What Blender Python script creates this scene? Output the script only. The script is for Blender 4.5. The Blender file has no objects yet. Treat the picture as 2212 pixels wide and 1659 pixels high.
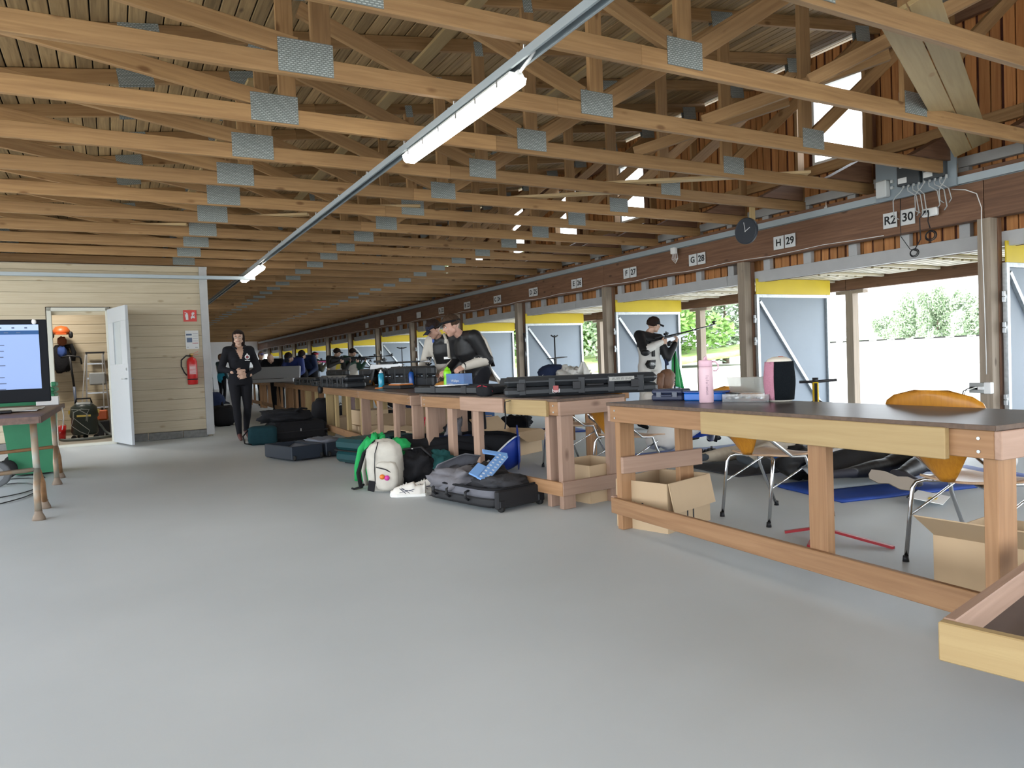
import bpy, bmesh, math, random
import numpy as np
from mathutils import Vector, Matrix, Euler, noise as mnoise
random.seed(7)
PI = math.pi
sc = bpy.context.scene
C = bpy.context.collection

SKY, SUN, EXPO = 5.0, 4.0, 0.75

# ------------------------------------------------------------------ camera
YAW, PITCH, ROLL, FPX, CAMH = .49932, .03145, -.03863, 1575.6, 1.05
f = Vector((math.sin(YAW)*math.cos(PITCH), math.cos(YAW)*math.cos(PITCH), -math.sin(PITCH)))
r = Vector((math.cos(YAW), -math.sin(YAW), 0)); u = r.cross(f)
r2 = r*math.cos(ROLL)+u*math.sin(ROLL); u2 = -r*math.sin(ROLL)+u*math.cos(ROLL)
cd = bpy.data.cameras.new('camera'); cam = bpy.data.objects.new('camera', cd); C.objects.link(cam)
m = Matrix((r2, u2, -f)).transposed().to_4x4(); m.translation = (0, 0, CAMH)
cam.matrix_world = m
cd.sensor_width = 36; cd.lens = FPX/2212*36; cd.clip_end = 500; cd.clip_start = .05
sc.camera = cam

# ------------------------------------------------------------------ light and exposure
w = bpy.data.worlds.new('world'); sc.world = w; w.use_nodes = True
nt = w.node_tree; nt.nodes.clear()
bg = nt.nodes.new('ShaderNodeBackground'); wo = nt.nodes.new('ShaderNodeOutputWorld')
bg.inputs[0].default_value = (.86, .93, 1, 1); bg.inputs[1].default_value = SKY
nt.links.new(bg.outputs[0], wo.inputs[0])
sl = bpy.data.lights.new('sun', 'SUN'); sl.energy = SUN; sl.angle = math.radians(3); sl.color = (1, .95, .86)
so = bpy.data.objects.new('sun', sl); C.objects.link(so)
so.rotation_euler = Vector((-.64, .10, .76)).to_track_quat('Z', 'Y').to_euler()
sc.view_settings.view_transform = 'Standard'; sc.view_settings.look = 'None'
sc.view_settings.gamma = 1; sc.view_settings.exposure = EXPO; sc.view_settings.use_curve_mapping = False
cy = sc.cycles
cy.max_bounces = 7; cy.diffuse_bounces = 5; cy.glossy_bounces = 2; cy.transmission_bounces = 4
cy.transparent_max_bounces = 6; cy.caustics_reflective = False; cy.caustics_refractive = False
cy.sample_clamp_indirect = 6; cy.use_denoising = True

# ------------------------------------------------------------------ materials
MATS = {}
def mat(name, col, rough=.6, metal=0., var=0., scale=8., bump=0., emit=0., alpha=1., trans=0., col2=None, spec=.5, rand=0., stretch=None, coat=0.):
    if name in MATS: return MATS[name]
    if spec == .5 and max(col) < .09 and metal == 0: spec = .14 if rough > .6 else .25
    m = bpy.data.materials.new(name); m.use_nodes = True; MATS[name] = m
    n = m.node_tree.nodes; L = m.node_tree.links; p = n['Principled BSDF']
    c = (*col, 1)
    p.inputs['Base Color'].default_value = c; p.inputs['Roughness'].default_value = rough
    p.inputs['Metallic'].default_value = metal; p.inputs['Specular IOR Level'].default_value = spec
    if coat: p.inputs['Coat Weight'].default_value = coat
    if trans: p.inputs['Transmission Weight'].default_value = trans
    if alpha < 1: p.inputs['Alpha'].default_value = alpha
    if emit: p.inputs['Emission Color'].default_value = c; p.inputs['Emission Strength'].default_value = emit
    if var or col2 or bump or rand:
        tc = n.new('ShaderNodeTexCoord'); mp = n.new('ShaderNodeMapping'); L.new(tc.outputs['Object'], mp.inputs[0])
        if stretch: mp.inputs['Scale'].default_value = stretch
        no = n.new('ShaderNodeTexNoise'); no.inputs['Scale'].default_value = scale; no.inputs['Detail'].default_value = 5
        L.new(mp.outputs[0], no.inputs['Vector'])
        src = None
        if var or col2:
            rp = n.new('ShaderNodeValToRGB'); L.new(no.outputs['Fac'], rp.inputs[0])
            c2 = col2 if col2 else tuple(x*(1-var) for x in col)
            rp.color_ramp.elements[0].position = .3; rp.color_ramp.elements[1].position = .7
            rp.color_ramp.elements[0].color = (*c2, 1); rp.color_ramp.elements[1].color = c
            src = rp.outputs[0]
        if rand:
            oi = n.new('ShaderNodeObjectInfo'); hs = n.new('ShaderNodeHueSaturation')
            mr = n.new('ShaderNodeMapRange'); L.new(oi.outputs['Random'], mr.inputs[0])
            mr.inputs[3].default_value = 1-rand; mr.inputs[4].default_value = 1+rand*.6
            L.new(mr.outputs[0], hs.inputs['Value'])
            if src: L.new(src, hs.inputs['Color'])
            else: hs.inputs['Color'].default_value = c
            src = hs.outputs[0]
        if src: L.new(src, p.inputs['Base Color'])
        if bump:
            b = n.new('ShaderNodeBump'); b.inputs['Strength'].default_value = bump; b.inputs['Distance'].default_value = .02
            L.new(no.outputs['Fac'], b.inputs['Height']); L.new(b.outputs[0], p.inputs['Normal'])
    return m

def wood(name, c1, c2, knot=(.16, .08, .03), rough=.62, rand=.18, grain=1., ax=0, kn=.13):
    """sawn softwood: grain along the local axis ax, knots, tone that differs from board to board"""
    if name in MATS: return MATS[name]
    m = bpy.data.materials.new(name); m.use_nodes = True; MATS[name] = m
    n = m.node_tree.nodes; L = m.node_tree.links; p = n['Principled BSDF']; p.inputs['Roughness'].default_value = rough
    p.inputs['Specular IOR Level'].default_value = .35
    tc = n.new('ShaderNodeTexCoord'); oi = n.new('ShaderNodeObjectInfo')
    ad = n.new('ShaderNodeVectorMath'); ad.operation = 'ADD'; L.new(tc.outputs['Object'], ad.inputs[0])
    sc_ = n.new('ShaderNodeVectorMath'); sc_.operation = 'SCALE'; sc_.inputs[0].default_value = (13, 7, 5); L.new(oi.outputs['Random'], sc_.inputs['Scale'])
    L.new(sc_.outputs[0], ad.inputs[1])
    mp = n.new('ShaderNodeMapping'); L.new(ad.outputs[0], mp.inputs[0])
    s = [14*grain]*3; s[ax] = .7; mp.inputs['Scale'].default_value = s
    no = n.new('ShaderNodeTexNoise'); no.inputs['Scale'].default_value = 2.6; no.inputs['Detail'].default_value = 6; no.inputs['Distortion'].default_value = .6
    L.new(mp.outputs[0], no.inputs['Vector'])
    rp = n.new('ShaderNodeValToRGB'); L.new(no.outputs['Fac'], rp.inputs[0])
    rp.color_ramp.elements[0].position = .32; rp.color_ramp.elements[1].position = .68
    rp.color_ramp.elements[0].color = (*c2, 1); rp.color_ramp.elements[1].color = (*c1, 1)
    mk = n.new('ShaderNodeMapping'); L.new(ad.outputs[0], mk.inputs[0])
    s = [5.]*3; s[ax] = 2.2; mk.inputs['Scale'].default_value = s
    vo = n.new('ShaderNodeTexVoronoi'); vo.inputs['Scale'].default_value = 1.; L.new(mk.outputs[0], vo.inputs['Vector'])
    r3 = n.new('ShaderNodeMapRange'); L.new(vo.outputs['Distance'], r3.inputs[0])
    r3.inputs[1].default_value = kn*.45; r3.inputs[2].default_value = kn; r3.inputs[3].default_value = .85; r3.inputs[4].default_value = 0
    mx = n.new('ShaderNodeMix'); mx.data_type = 'RGBA'; L.new(r3.outputs[0], mx.inputs[0]); L.new(rp.outputs[0], mx.inputs[6]); mx.inputs[7].default_value = (*knot, 1)
    hs = n.new('ShaderNodeHueSaturation'); mr = n.new('ShaderNodeMapRange'); L.new(oi.outputs['Random'], mr.inputs[0])
    mr.inputs[3].default_value = 1-rand; mr.inputs[4].default_value = 1+rand*.7; L.new(mr.outputs[0], hs.inputs['Value']); L.new(mx.outputs[2], hs.inputs['Color'])
    L.new(hs.outputs[0], p.inputs['Base Color'])
    b = n.new('ShaderNodeBump'); b.inputs['Strength'].default_value = .15; b.inputs['Distance'].default_value = .01
    L.new(no.outputs['Fac'], b.inputs['Height']); L.new(b.outputs[0], p.inputs['Normal'])
    return m

# ------------------------------------------------------------------ mesh builder
class MB:
    def __init__(s): s.v = []; s.f = []; s.mi = []; s.sm = []; s.cur = 0; s.smooth = False
    def add(s, vs, fs, smooth=None):
        o = len(s.v); s.v += [tuple(x) for x in vs]
        for q in fs: s.f.append(tuple(i+o for i in q)); s.mi.append(s.cur); s.sm.append(s.smooth if smooth is None else smooth)
        return s
    def box(s, c, d, R=None, ch=0.):
        """box of size d centred at c, optional rotation, ch = edge chamfer"""
        x, y, z = d[0]/2, d[1]/2, d[2]/2; c = Vector(c)
        if ch:
            b = []; h = min(ch, x*.9, y*.9, z*.9)
            for sx in (-1, 1):
                for sy in (-1, 1):
                    for sz in (-1, 1):
                        b += [(sx*x, sy*(y-h), sz*(z-h)), (sx*(x-h), sy*y, sz*(z-h)), (sx*(x-h), sy*(y-h), sz*z)]
            ix = lambda a, bb, cc, k: ((a > 0)*4+(bb > 0)*2+(cc > 0))*3+k
            fs = []
            for sg in (-1, 1):
                for k in range(3):
                    q = []
                    for a, bb in ((-1, -1), (1, -1), (1, 1), (-1, 1)):
                        t = [0, 0, 0]; t[k] = sg; t[(k+1) % 3] = a; t[(k+2) % 3] = bb; q.append(ix(*t, k))
                    fs.append(q if sg > 0 else q[::-1])
            for k in range(3):
                i, j = (k+1) % 3, (k+2) % 3
                for a in (-1, 1):
                    for bb in (-1, 1):
                        t = [0]*3; t[i] = a; t[j] = bb; t[k] = -1; p0 = ix(*t, i); p1 = ix(*t, j); t[k] = 1; p2 = ix(*t, j); p3 = ix(*t, i)
                        q = [p0, p1, p2, p3]; fs.append(q if a*bb < 0 else q[::-1])
            for a in (-1, 1):
                for bb in (-1, 1):
                    for cc in (-1, 1):
                        q = [ix(a, bb, cc, 0), ix(a, bb, cc, 1), ix(a, bb, cc, 2)]; fs.append(q if a*bb*cc > 0 else q[::-1])
            vs = b
        else:
            vs = [(i*x, j*y, k*z) for i in (-1, 1) for j in (-1, 1) for k in (-1, 1)]
            fs = [(0, 1, 3, 2), (4, 6, 7, 5), (0, 4, 5, 1), (2, 3, 7, 6), (0, 2, 6, 4), (1, 5, 7, 3)]
        vs = [Vector(q) for q in vs]
        if R is not None:
            if not isinstance(R, Matrix): R = Euler(R).to_matrix()
            vs = [R @ q for q in vs]
        return s.add([q+c for q in vs], fs)
    def bar(s, p, q, w, h, up=(0, 0, 1), ch=0.):
        p = Vector(p); q = Vector(q); return s.box((p+q)/2, ((q-p).length, w, h), frame(q-p, up), ch)
    def tube(s, pts, rad, n=8, caps=True, closed=False, flat=None):
        """tube along pts; rad number or list; flat=(up,ratio) squashes the section"""
        pts = [Vector(p) for p in pts]; k = len(pts)
        rs = rad if isinstance(rad, (list, tuple)) else [rad]*k
        vs = []; prev = None
        for i, p in enumerate(pts):
            if closed: t = pts[(i+1) % k]-pts[i-1]
            else: t = (pts[min(i+1, k-1)]-pts[max(i-1, 0)])
            t = t.normalized() if t.length > 1e-9 else Vector((0, 0, 1))
            if flat is not None: a = Vector(flat[0]); a = (a-t*a.dot(t)); a = a.normalized() if a.length > 1e-6 else t.orthogonal().normalized()
            elif prev is None: a = t.orthogonal().normalized()
            else: a = (prev-t*prev.dot(t)); a = a.normalized() if a.length > 1e-6 else t.orthogonal().normalized()
            prev = a; b = t.cross(a); fl = flat[1] if flat is not None else 1
            for j in range(n):
                an = 2*PI*j/n; vs.append(p+a*math.cos(an)*rs[i]*fl+b*math.sin(an)*rs[i])
        fs = []
        for i in range(k if closed else k-1):
            for j in range(n):
                a0 = i*n+j; a1 = i*n+(j+1) % n; b0 = ((i+1) % k)*n+j; b1 = ((i+1) % k)*n+(j+1) % n
                fs.append((a0, a1, b1, b0))
        s.add(vs, fs, True)
        if caps and not closed:
            o = len(s.v)-len(vs); s.f.append(tuple(o+j for j in range(n))[::-1]); s.mi.append(s.cur); s.sm.append(False)
            s.f.append(tuple(o+(k-1)*n+j for j in range(n))); s.mi.append(s.cur); s.sm.append(False)
        return s
    def lathe(s, prof, n=20, c=(0, 0, 0), R=None, sx=1., sy=1.):
        vs = []; fs = []; c = Vector(c)
        for rr, z in prof:
            for j in range(n):
                a = 2*PI*j/n; q = Vector((rr*math.cos(a)*sx, rr*math.sin(a)*sy, z))
                if R is not None: q = (R if isinstance(R, Matrix) else Euler(R).to_matrix()) @ q
                vs.append(q+c)
        for i in range(len(prof)-1):
            for j in range(n): fs.append((i*n+j, i*n+(j+1) % n, (i+1)*n+(j+1) % n, (i+1)*n+j))
        s.add(vs, fs, True); o = len(s.v)-len(vs)
        for base, rev in ((0, True), ((len(prof)-1)*n, False)):
            q = tuple(o+base+j for j in range(n)); s.f.append(q[::-1] if rev else q); s.mi.append(s.cur); s.sm.append(False)
        return s
    def prism(s, poly, ext, org=(0, 0, 0), ux=(1, 0, 0), uy=(0, 1, 0)):
        """polygon in the plane (ux,uy) at org, extruded by the vector ext"""
        org, ux, uy, ext = map(Vector, (org, ux, uy, ext)); n = len(poly)
        a = [org+ux*p[0]+uy*p[1] for p in poly]; b = [q+ext for q in a]
        fs = [tuple(range(n))[::-1], tuple(range(n, 2*n))]+[(i, (i+1) % n, n+(i+1) % n, n+i) for i in range(n)]
        if ux.cross(uy).dot(ext) < 0: fs = [q[::-1] for q in fs]
        return s.add(a+b, fs)
    def blob(s, c, rad, n=12, m=8, R=None, nz=0., seed=0):
        vs = []; fs = []; c = Vector(c); rad = rad if isinstance(rad, (tuple, list)) else (rad,)*3
        for i in range(m+1):
            th = PI*i/m
            for j in range(n):
                a = 2*PI*j/n; q = Vector((math.sin(th)*math.cos(a), math.sin(th)*math.sin(a), math.cos(th)))
                k = 1+nz*mnoise.noise(q*1.7+Vector((seed, seed*.7, 0))) if nz else 1
                q = Vector((q.x*rad[0], q.y*rad[1], q.z*rad[2]))*k
                if R is not None: q = (R if isinstance(R, Matrix) else Euler(R).to_matrix()) @ q
                vs.append(q+c)
        for i in range(m):
            for j in range(n): fs.append((i*n+j, (i+1)*n+j, (i+1)*n+(j+1) % n, i*n+(j+1) % n))
        return s.add(vs, fs, True)
    def grid(s, fn, nu, nv, thick=0., smooth=True):
        """surface fn(u,v) with u,v in 0..1; thick gives it a back side"""
        P = [[Vector(fn(i/nu, j/nv)) for j in range(nv+1)] for i in range(nu+1)]
        vs = [P[i][j] for i in range(nu+1) for j in range(nv+1)]
        I = lambda i, j: i*(nv+1)+j
        fs = [(I(i, j), I(i+1, j), I(i+1, j+1), I(i, j+1)) for i in range(nu) for j in range(nv)]
        if thick:
            N = []
            for i in range(nu+1):
                for j in range(nv+1):
                    a = P[min(i+1, nu)][j]-P[max(i-1, 0)][j]; b = P[i][min(j+1, nv)]-P[i][max(j-1, 0)]
                    q = a.cross(b); N.append(q.normalized() if q.length > 1e-12 else Vector((0, 0, 1)))
            k = len(vs); vs = vs+[a-b*thick for a, b in zip(vs, N)]
            fs = fs+[tuple(x+k for x in q[::-1]) for q in fs]
            ed = [I(i, 0) for i in range(nu+1)]+[I(nu, j) for j in range(1, nv+1)]+[I(i, nv) for i in range(nu-1, -1, -1)]+[I(0, j) for j in range(nv-1, 0, -1)]
            for a, b in zip(ed, ed[1:]+ed[:1]): fs.append((b, a, a+k, b+k))
        return s.add(vs, fs, smooth)
    def mesh(s, name='mesh', clean=True):
        me = bpy.data.meshes.new(name); me.from_pydata(s.v, [], s.f)
        me.polygons.foreach_set('material_index', s.mi); me.polygons.foreach_set('use_smooth', s.sm); me.update(); return me
    def build(s, name, mats, parent=None, loc=None, rot=None, bevel=0.):
        me = s.mesh(name)
        for q in (mats if isinstance(mats, (list, tuple)) else [mats]): me.materials.append(q)
        return link(name, me, parent, loc, rot)

def frame(d, up=(0, 0, 1)):
    x = Vector(d).normalized(); z = Vector(up)
    if abs(x.dot(z.normalized())) > .999: z = Vector((0, 1, 0)) if abs(x.y) < .9 else Vector((1, 0, 0))
    y = z.cross(x).normalized(); z = x.cross(y)
    return Matrix((x, y, z)).transposed()
def link(name, me, parent=None, loc=None, rot=None):
    o = bpy.data.objects.new(name, me); C.objects.link(o)
    if parent is not None: o.parent = parent
    if loc is not None: o.location = loc
    if rot is not None: o.rotation_euler = rot
    return o
def tag(o, label, cat, group=None, kind=None):
    o['label'] = label; o['category'] = cat
    if group: o['group'] = group
    if kind: o['kind'] = kind
    return o
def thing(name, label, cat, loc=(0, 0, 0), rz=0., group=None, rot=None):
    o = bpy.data.objects.new(name, None); C.objects.link(o); o.empty_display_size = .1
    o.location = loc; o.rotation_euler = rot if rot is not None else (0, 0, rz); return tag(o, label, cat, group)
def dup(root, loc, rz=None, label=None, group=None):
    r = root.copy(); C.objects.link(r); r.location = loc
    if rz is not None: r.rotation_euler = (0, 0, rz)
    if label: r['label'] = label
    if group: r['group'] = group
    kids = [o for o in root.children]
    for ch in kids:
        c = ch.copy(); C.objects.link(c); c.parent = r
        for g in ch.children:
            d = g.copy(); C.objects.link(d); d.parent = c
    return r
def struct(o): o['kind'] = 'structure'; return o
_bm = {}
def board(name, p, q, w, h, m, parent=None, up=(0, 0, 1), ch=.003):
    """one timber from p to q, local X along its length, w = across, h = along up; mesh shared between like timbers"""
    p = Vector(p); q = Vector(q); L = (q-p).length; key = (round(L, 2), round(w, 3), round(h, 3), m.name)
    if key not in _bm:
        b = MB(); b.box((0, 0, 0), (L, w, h), ch=ch); me = b.mesh(name); me.materials.append(m); _bm[key] = me
    o = link(name, _bm[key], parent)
    mt = frame(q-p, up).to_4x4(); mt.translation = (p+q)/2
    o.matrix_local = mt
    return o
ORD = ['nearest', 'second', 'third', 'fourth', 'fifth', 'sixth', 'seventh', 'eighth', 'ninth', 'tenth', 'eleventh', 'twelfth', 'thirteenth', 'fourteenth', 'fifteenth', 'sixteenth', 'seventeenth', 'eighteenth', 'nineteenth', 'twentieth']
ORD += [a+'-'+b for a in ('twenty', 'thirty', 'forty') for b in ('first', 'second', 'third', 'fourth', 'fifth', 'sixth', 'seventh', 'eighth', 'ninth')]
def text(name, s, size, m, parent, loc, rot, ext=.0008, align='CENTER', bold=0.):
    cu = bpy.data.curves.new(name, 'FONT'); cu.body = s; cu.size = size; cu.extrude = ext; cu.align_x = align; cu.align_y = 'CENTER'; cu.offset = bold
    cu.resolution_u = 3
    o = bpy.data.objects.new(name, cu); C.objects.link(o); 
    me = bpy.data.meshes.new_from_object(o.evaluated_get(bpy.context.evaluated_depsgraph_get())); bpy.data.objects.remove(o)
    me.materials.append(m); return link(name, me, parent, loc, rot)

# ------------------------------------------------------------------ shared materials
W_TRUSS = wood('truss wood', (.38, .225, .10), (.27, .15, .065), knot=(.15, .07, .025), rand=.22)
W_DARK = wood('weathered beam', (.20, .105, .06), (.13, .065, .038), knot=(.06, .03, .02), rand=.15)
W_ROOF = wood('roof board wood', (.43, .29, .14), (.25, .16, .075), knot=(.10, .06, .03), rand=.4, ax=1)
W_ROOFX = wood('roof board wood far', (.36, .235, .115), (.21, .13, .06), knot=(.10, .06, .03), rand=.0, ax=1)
W_ORANGE = wood('orange cladding', (.52, .24, .085), (.38, .15, .05), knot=(.16, .06, .02), rand=.28)
W_RED = mat('dark red stain', (.09, .022, .012), .8, var=.4, scale=3)
W_WHITE = wood('whitewashed panel', (.52, .45, .33), (.46, .385, .27), knot=(.36, .28, .18), rand=.04, grain=.8)
W_TABLE = wood('table wood', (.335, .185, .09), (.25, .13, .06), knot=(.17, .08, .035), rand=.2)
W_YELLOW = wood('fresh pale wood', (.37, .265, .125), (.32, .22, .10), knot=(.28, .16, .06), rand=.05)
W_PALE = wood('pale splinter wood', (.58, .43, .24), (.50, .35, .18), rand=.05)
W_PINK = wood('pinkish wood', (.37, .24, .175), (.30, .19, .135), knot=(.16, .09, .06), rand=.1)
W_GREY = wood('sun bleached post', (.33, .265, .205), (.25, .20, .15), knot=(.1, .07, .05), rand=.1)
W_PLY = mat('yellow soffit sheet', (.50, .42, .17), .8, col2=(.36, .28, .09), scale=5, stretch=(1, 6, 1))
P_GREY = mat('light grey paint', (.42, .42, .42), .55, var=.1, scale=6)
P_WHITE = mat('white paint', (.66, .67, .67), .5, var=.06, scale=4)
STEEL = mat('galvanised steel', (.50, .53, .55), .38, .75, var=.25, scale=30)
STEEL_T = mat('grey enamelled steel', (.36, .41, .44), .42, .25, var=.08, scale=4)
BLACK = mat('black plastic', (.016, .016, .018), .45)
BLACKF = mat('black cloth', (.014, .014, .016), .85, bump=.3, scale=30)
WHITE = mat('white plastic', (.75, .75, .74), .4)

def nail_plate(name):
    m = bpy.data.materials.new(name); m.use_nodes = True; n = m.node_tree.nodes; L = m.node_tree.links; p = n['Principled BSDF']
    p.inputs['Metallic'].default_value = .25; p.inputs['Roughness'].default_value = .42
    tc = n.new('ShaderNodeTexCoord'); br = n.new('ShaderNodeTexBrick'); L.new(tc.outputs['Object'], br.inputs['Vector'])
    br.inputs['Scale'].default_value = 1; br.inputs['Brick Width'].default_value = .027; br.inputs['Row Height'].default_value = .0125; br.inputs['Mortar Size'].default_value = .0042; br.inputs['Mortar Smooth'].default_value = 0
    br.inputs['Color1'].default_value = (.60, .64, .63, 1); br.inputs['Color2'].default_value = (.42, .46, .45, 1); br.inputs['Mortar'].default_value = (.19, .215, .21, 1)  # punched slot pattern, the slots' whitish reflection put into the colour
    mp = n.new('ShaderNodeMapping'); mp.inputs['Rotation'].default_value = (PI/2, 0, 0); L.new(tc.outputs['Object'], mp.inputs[0]); L.new(mp.outputs[0], br.inputs['Vector'])
    L.new(br.outputs['Color'], p.inputs['Base Color'])
    b = n.new('ShaderNodeBump'); b.inputs['Distance'].default_value = .002; b.inputs['Strength'].default_value = .4; L.new(br.outputs['Fac'], b.inputs['Height']); L.new(b.outputs[0], p.inputs['Normal'])
    return m
PLATE = nail_plate('nail plate')

# ------------------------------------------------------------------ floor and ground
def concrete():
    m = bpy.data.materials.new('concrete floor'); m.use_nodes = True; n = m.node_tree.nodes; L = m.node_tree.links; p = n['Principled BSDF']
    tc = n.new('ShaderNodeTexCoord')
    a = n.new('ShaderNodeTexNoise'); a.inputs['Scale'].default_value = .55; a.inputs['Detail'].default_value = 6; L.new(tc.outputs['Object'], a.inputs['Vector'])
    b = n.new('ShaderNodeTexNoise'); b.inputs['Scale'].default_value = 60; b.inputs['Detail'].default_value = 3; L.new(tc.outputs['Object'], b.inputs['Vector'])
    r = n.new('ShaderNodeValToRGB'); L.new(a.outputs['Fac'], r.inputs[0]); r.color_ramp.elements[0].position = .35; r.color_ramp.elements[1].position = .7
    r.color_ramp.elements[0].color = (.46, .50, .52, 1); r.color_ramp.elements[1].color = (.54, .58, .60, 1)
    # thin brown scuffs with a shape of their own
    v = n.new('ShaderNodeTexNoise'); v.inputs['Scale'].default_value = 3.2; v.inputs['Detail'].default_value = 9; v.inputs['Roughness'].default_value = .75; L.new(tc.outputs['Object'], v.inputs['Vector'])
    r2_ = n.new('ShaderNodeMapRange'); r2_.inputs[1].default_value = .695; r2_.inputs[2].default_value = .73; r2_.inputs[3].default_value = 0; r2_.inputs[4].default_value = .5; L.new(v.outputs['Fac'], r2_.inputs[0])
    mx = n.new('ShaderNodeMix'); mx.data_type = 'RGBA'; L.new(r2_.outputs[0], mx.inputs[0]); L.new(r.outputs[0], mx.inputs[6]); mx.inputs[7].default_value = (.16, .12, .10, 1)
    L.new(mx.outputs[2], p.inputs['Base Color'])
    rr = n.new('ShaderNodeMapRange'); L.new(a.outputs['Fac'], rr.inputs[0]); rr.inputs[3].default_value = .42; rr.inputs[4].default_value = .62; L.new(rr.outputs[0], p.inputs['Roughness'])
    bp = n.new('ShaderNodeBump'); bp.inputs['Strength'].default_value = .08; bp.inputs['Distance'].default_value = .004; L.new(b.outputs['Fac'], bp.inputs['Height']); L.new(bp.outputs[0], p.inputs['Normal'])
    return m
YN, YF = -4.2, 47.7
b = MB(); b.box((2.35, (YN+YF)/2, -.1), (15.3, YF-YN, .2)); struct(b.build('floor', concrete()))
GRAVEL = mat('pale gravel', (.62, .61, .56), .9, var=.12, scale=3)
GRASS = mat('grass bank', (.20, .34, .07), .95, col2=(.36, .42, .16), scale=1.2)
b = MB(); b.box((60, 40, -.35), (260, 300, .2)); struct(b.build('ground', GRAVEL))
b = MB()
b.grid(lambda s, t: (28+34*s, 52+92*t, -.25+2.2*s*s+.25*mnoise.noise(Vector((s*9, t*20, 0)))), 16, 40, .3); tag(b.build('grass_bank', GRASS), 'sunlit green grass bank rising behind the pale gravel range', 'grass', kind='stuff')

# ------------------------------------------------------------------ roof
ZT = lambda x: 3.70+.134*x           # underside of the rafters
TY = [3.65+.9875*k for k in range(-3, 45)]
ceil = bpy.data.objects.new('ceiling', None); C.objects.link(ceil); struct(ceil)
SLOPE = math.atan(.134)
for i in range(0, 104):
    x = -5.05+.1305*i; z = ZT(x)+.125+.011
    segs = [(-.4, 3.35), (3.37, 7.7), (7.72, 13.0)] if x > -1.6 else []
    off = random.choice((0, .99, -.99)) if x > -1.6 else 0
    for j, (a, c) in enumerate(segs):
        a2 = a+(off if j > 0 else 0); c2 = c+(off if j < 2 else 0)
        key = ('rb', round(c2-a2, 1))
        if key not in _bm:
            q = MB(); q.box((0, 0, 0), (.121, c2-a2, .021), ch=.005); me = q.mesh('roof_board'); me.materials.append(W_ROOF); _bm[key] = me
        o = link('roof_board', _bm[key], ceil, (x, (a2+c2)/2, z+random.uniform(0, .004)), (0, -SLOPE, 0))
b = MB(); M3 = Matrix.Rotation(-SLOPE, 3, 'Y')
for i in range(0, 104):
    x = -5.05+.1305*i; z = ZT(x)+.136
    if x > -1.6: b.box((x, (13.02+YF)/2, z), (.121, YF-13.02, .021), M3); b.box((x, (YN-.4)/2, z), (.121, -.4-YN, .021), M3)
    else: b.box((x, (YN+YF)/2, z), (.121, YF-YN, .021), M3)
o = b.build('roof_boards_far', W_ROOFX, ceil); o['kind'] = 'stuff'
b = MB(); b.box((1.9, (YN+YF)/2, ZT(1.9)+.125+.055), (14.6, YF-YN+1, .05), M3); b.build('light_block_felt', mat('light block felt', (.03, .03, .03), .9), ceil)  # unseen dark deck added above the boards to keep light out
# two long planks nailed along the undersides of the rafters
PLK = [((2.70, .4), (2.86, 7.6)), ((2.84, 7.3), (3.05, 14.2)), ((4.45, .9), (5.0, 8.1)), ((1.35, 7.4), (1.2, 12.8))]
for k, ((xa, ya), (xb, yb)) in enumerate(PLK):
    board('roof_plank', (xa, ya, ZT(xa)-.016-(.03 if k == 1 else 0)), (xb, yb, ZT(xb)-.016-(.03 if k == 1 else 0)), .15, .03, W_YELLOW, ceil, up=(-.134, 0, 1))

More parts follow.
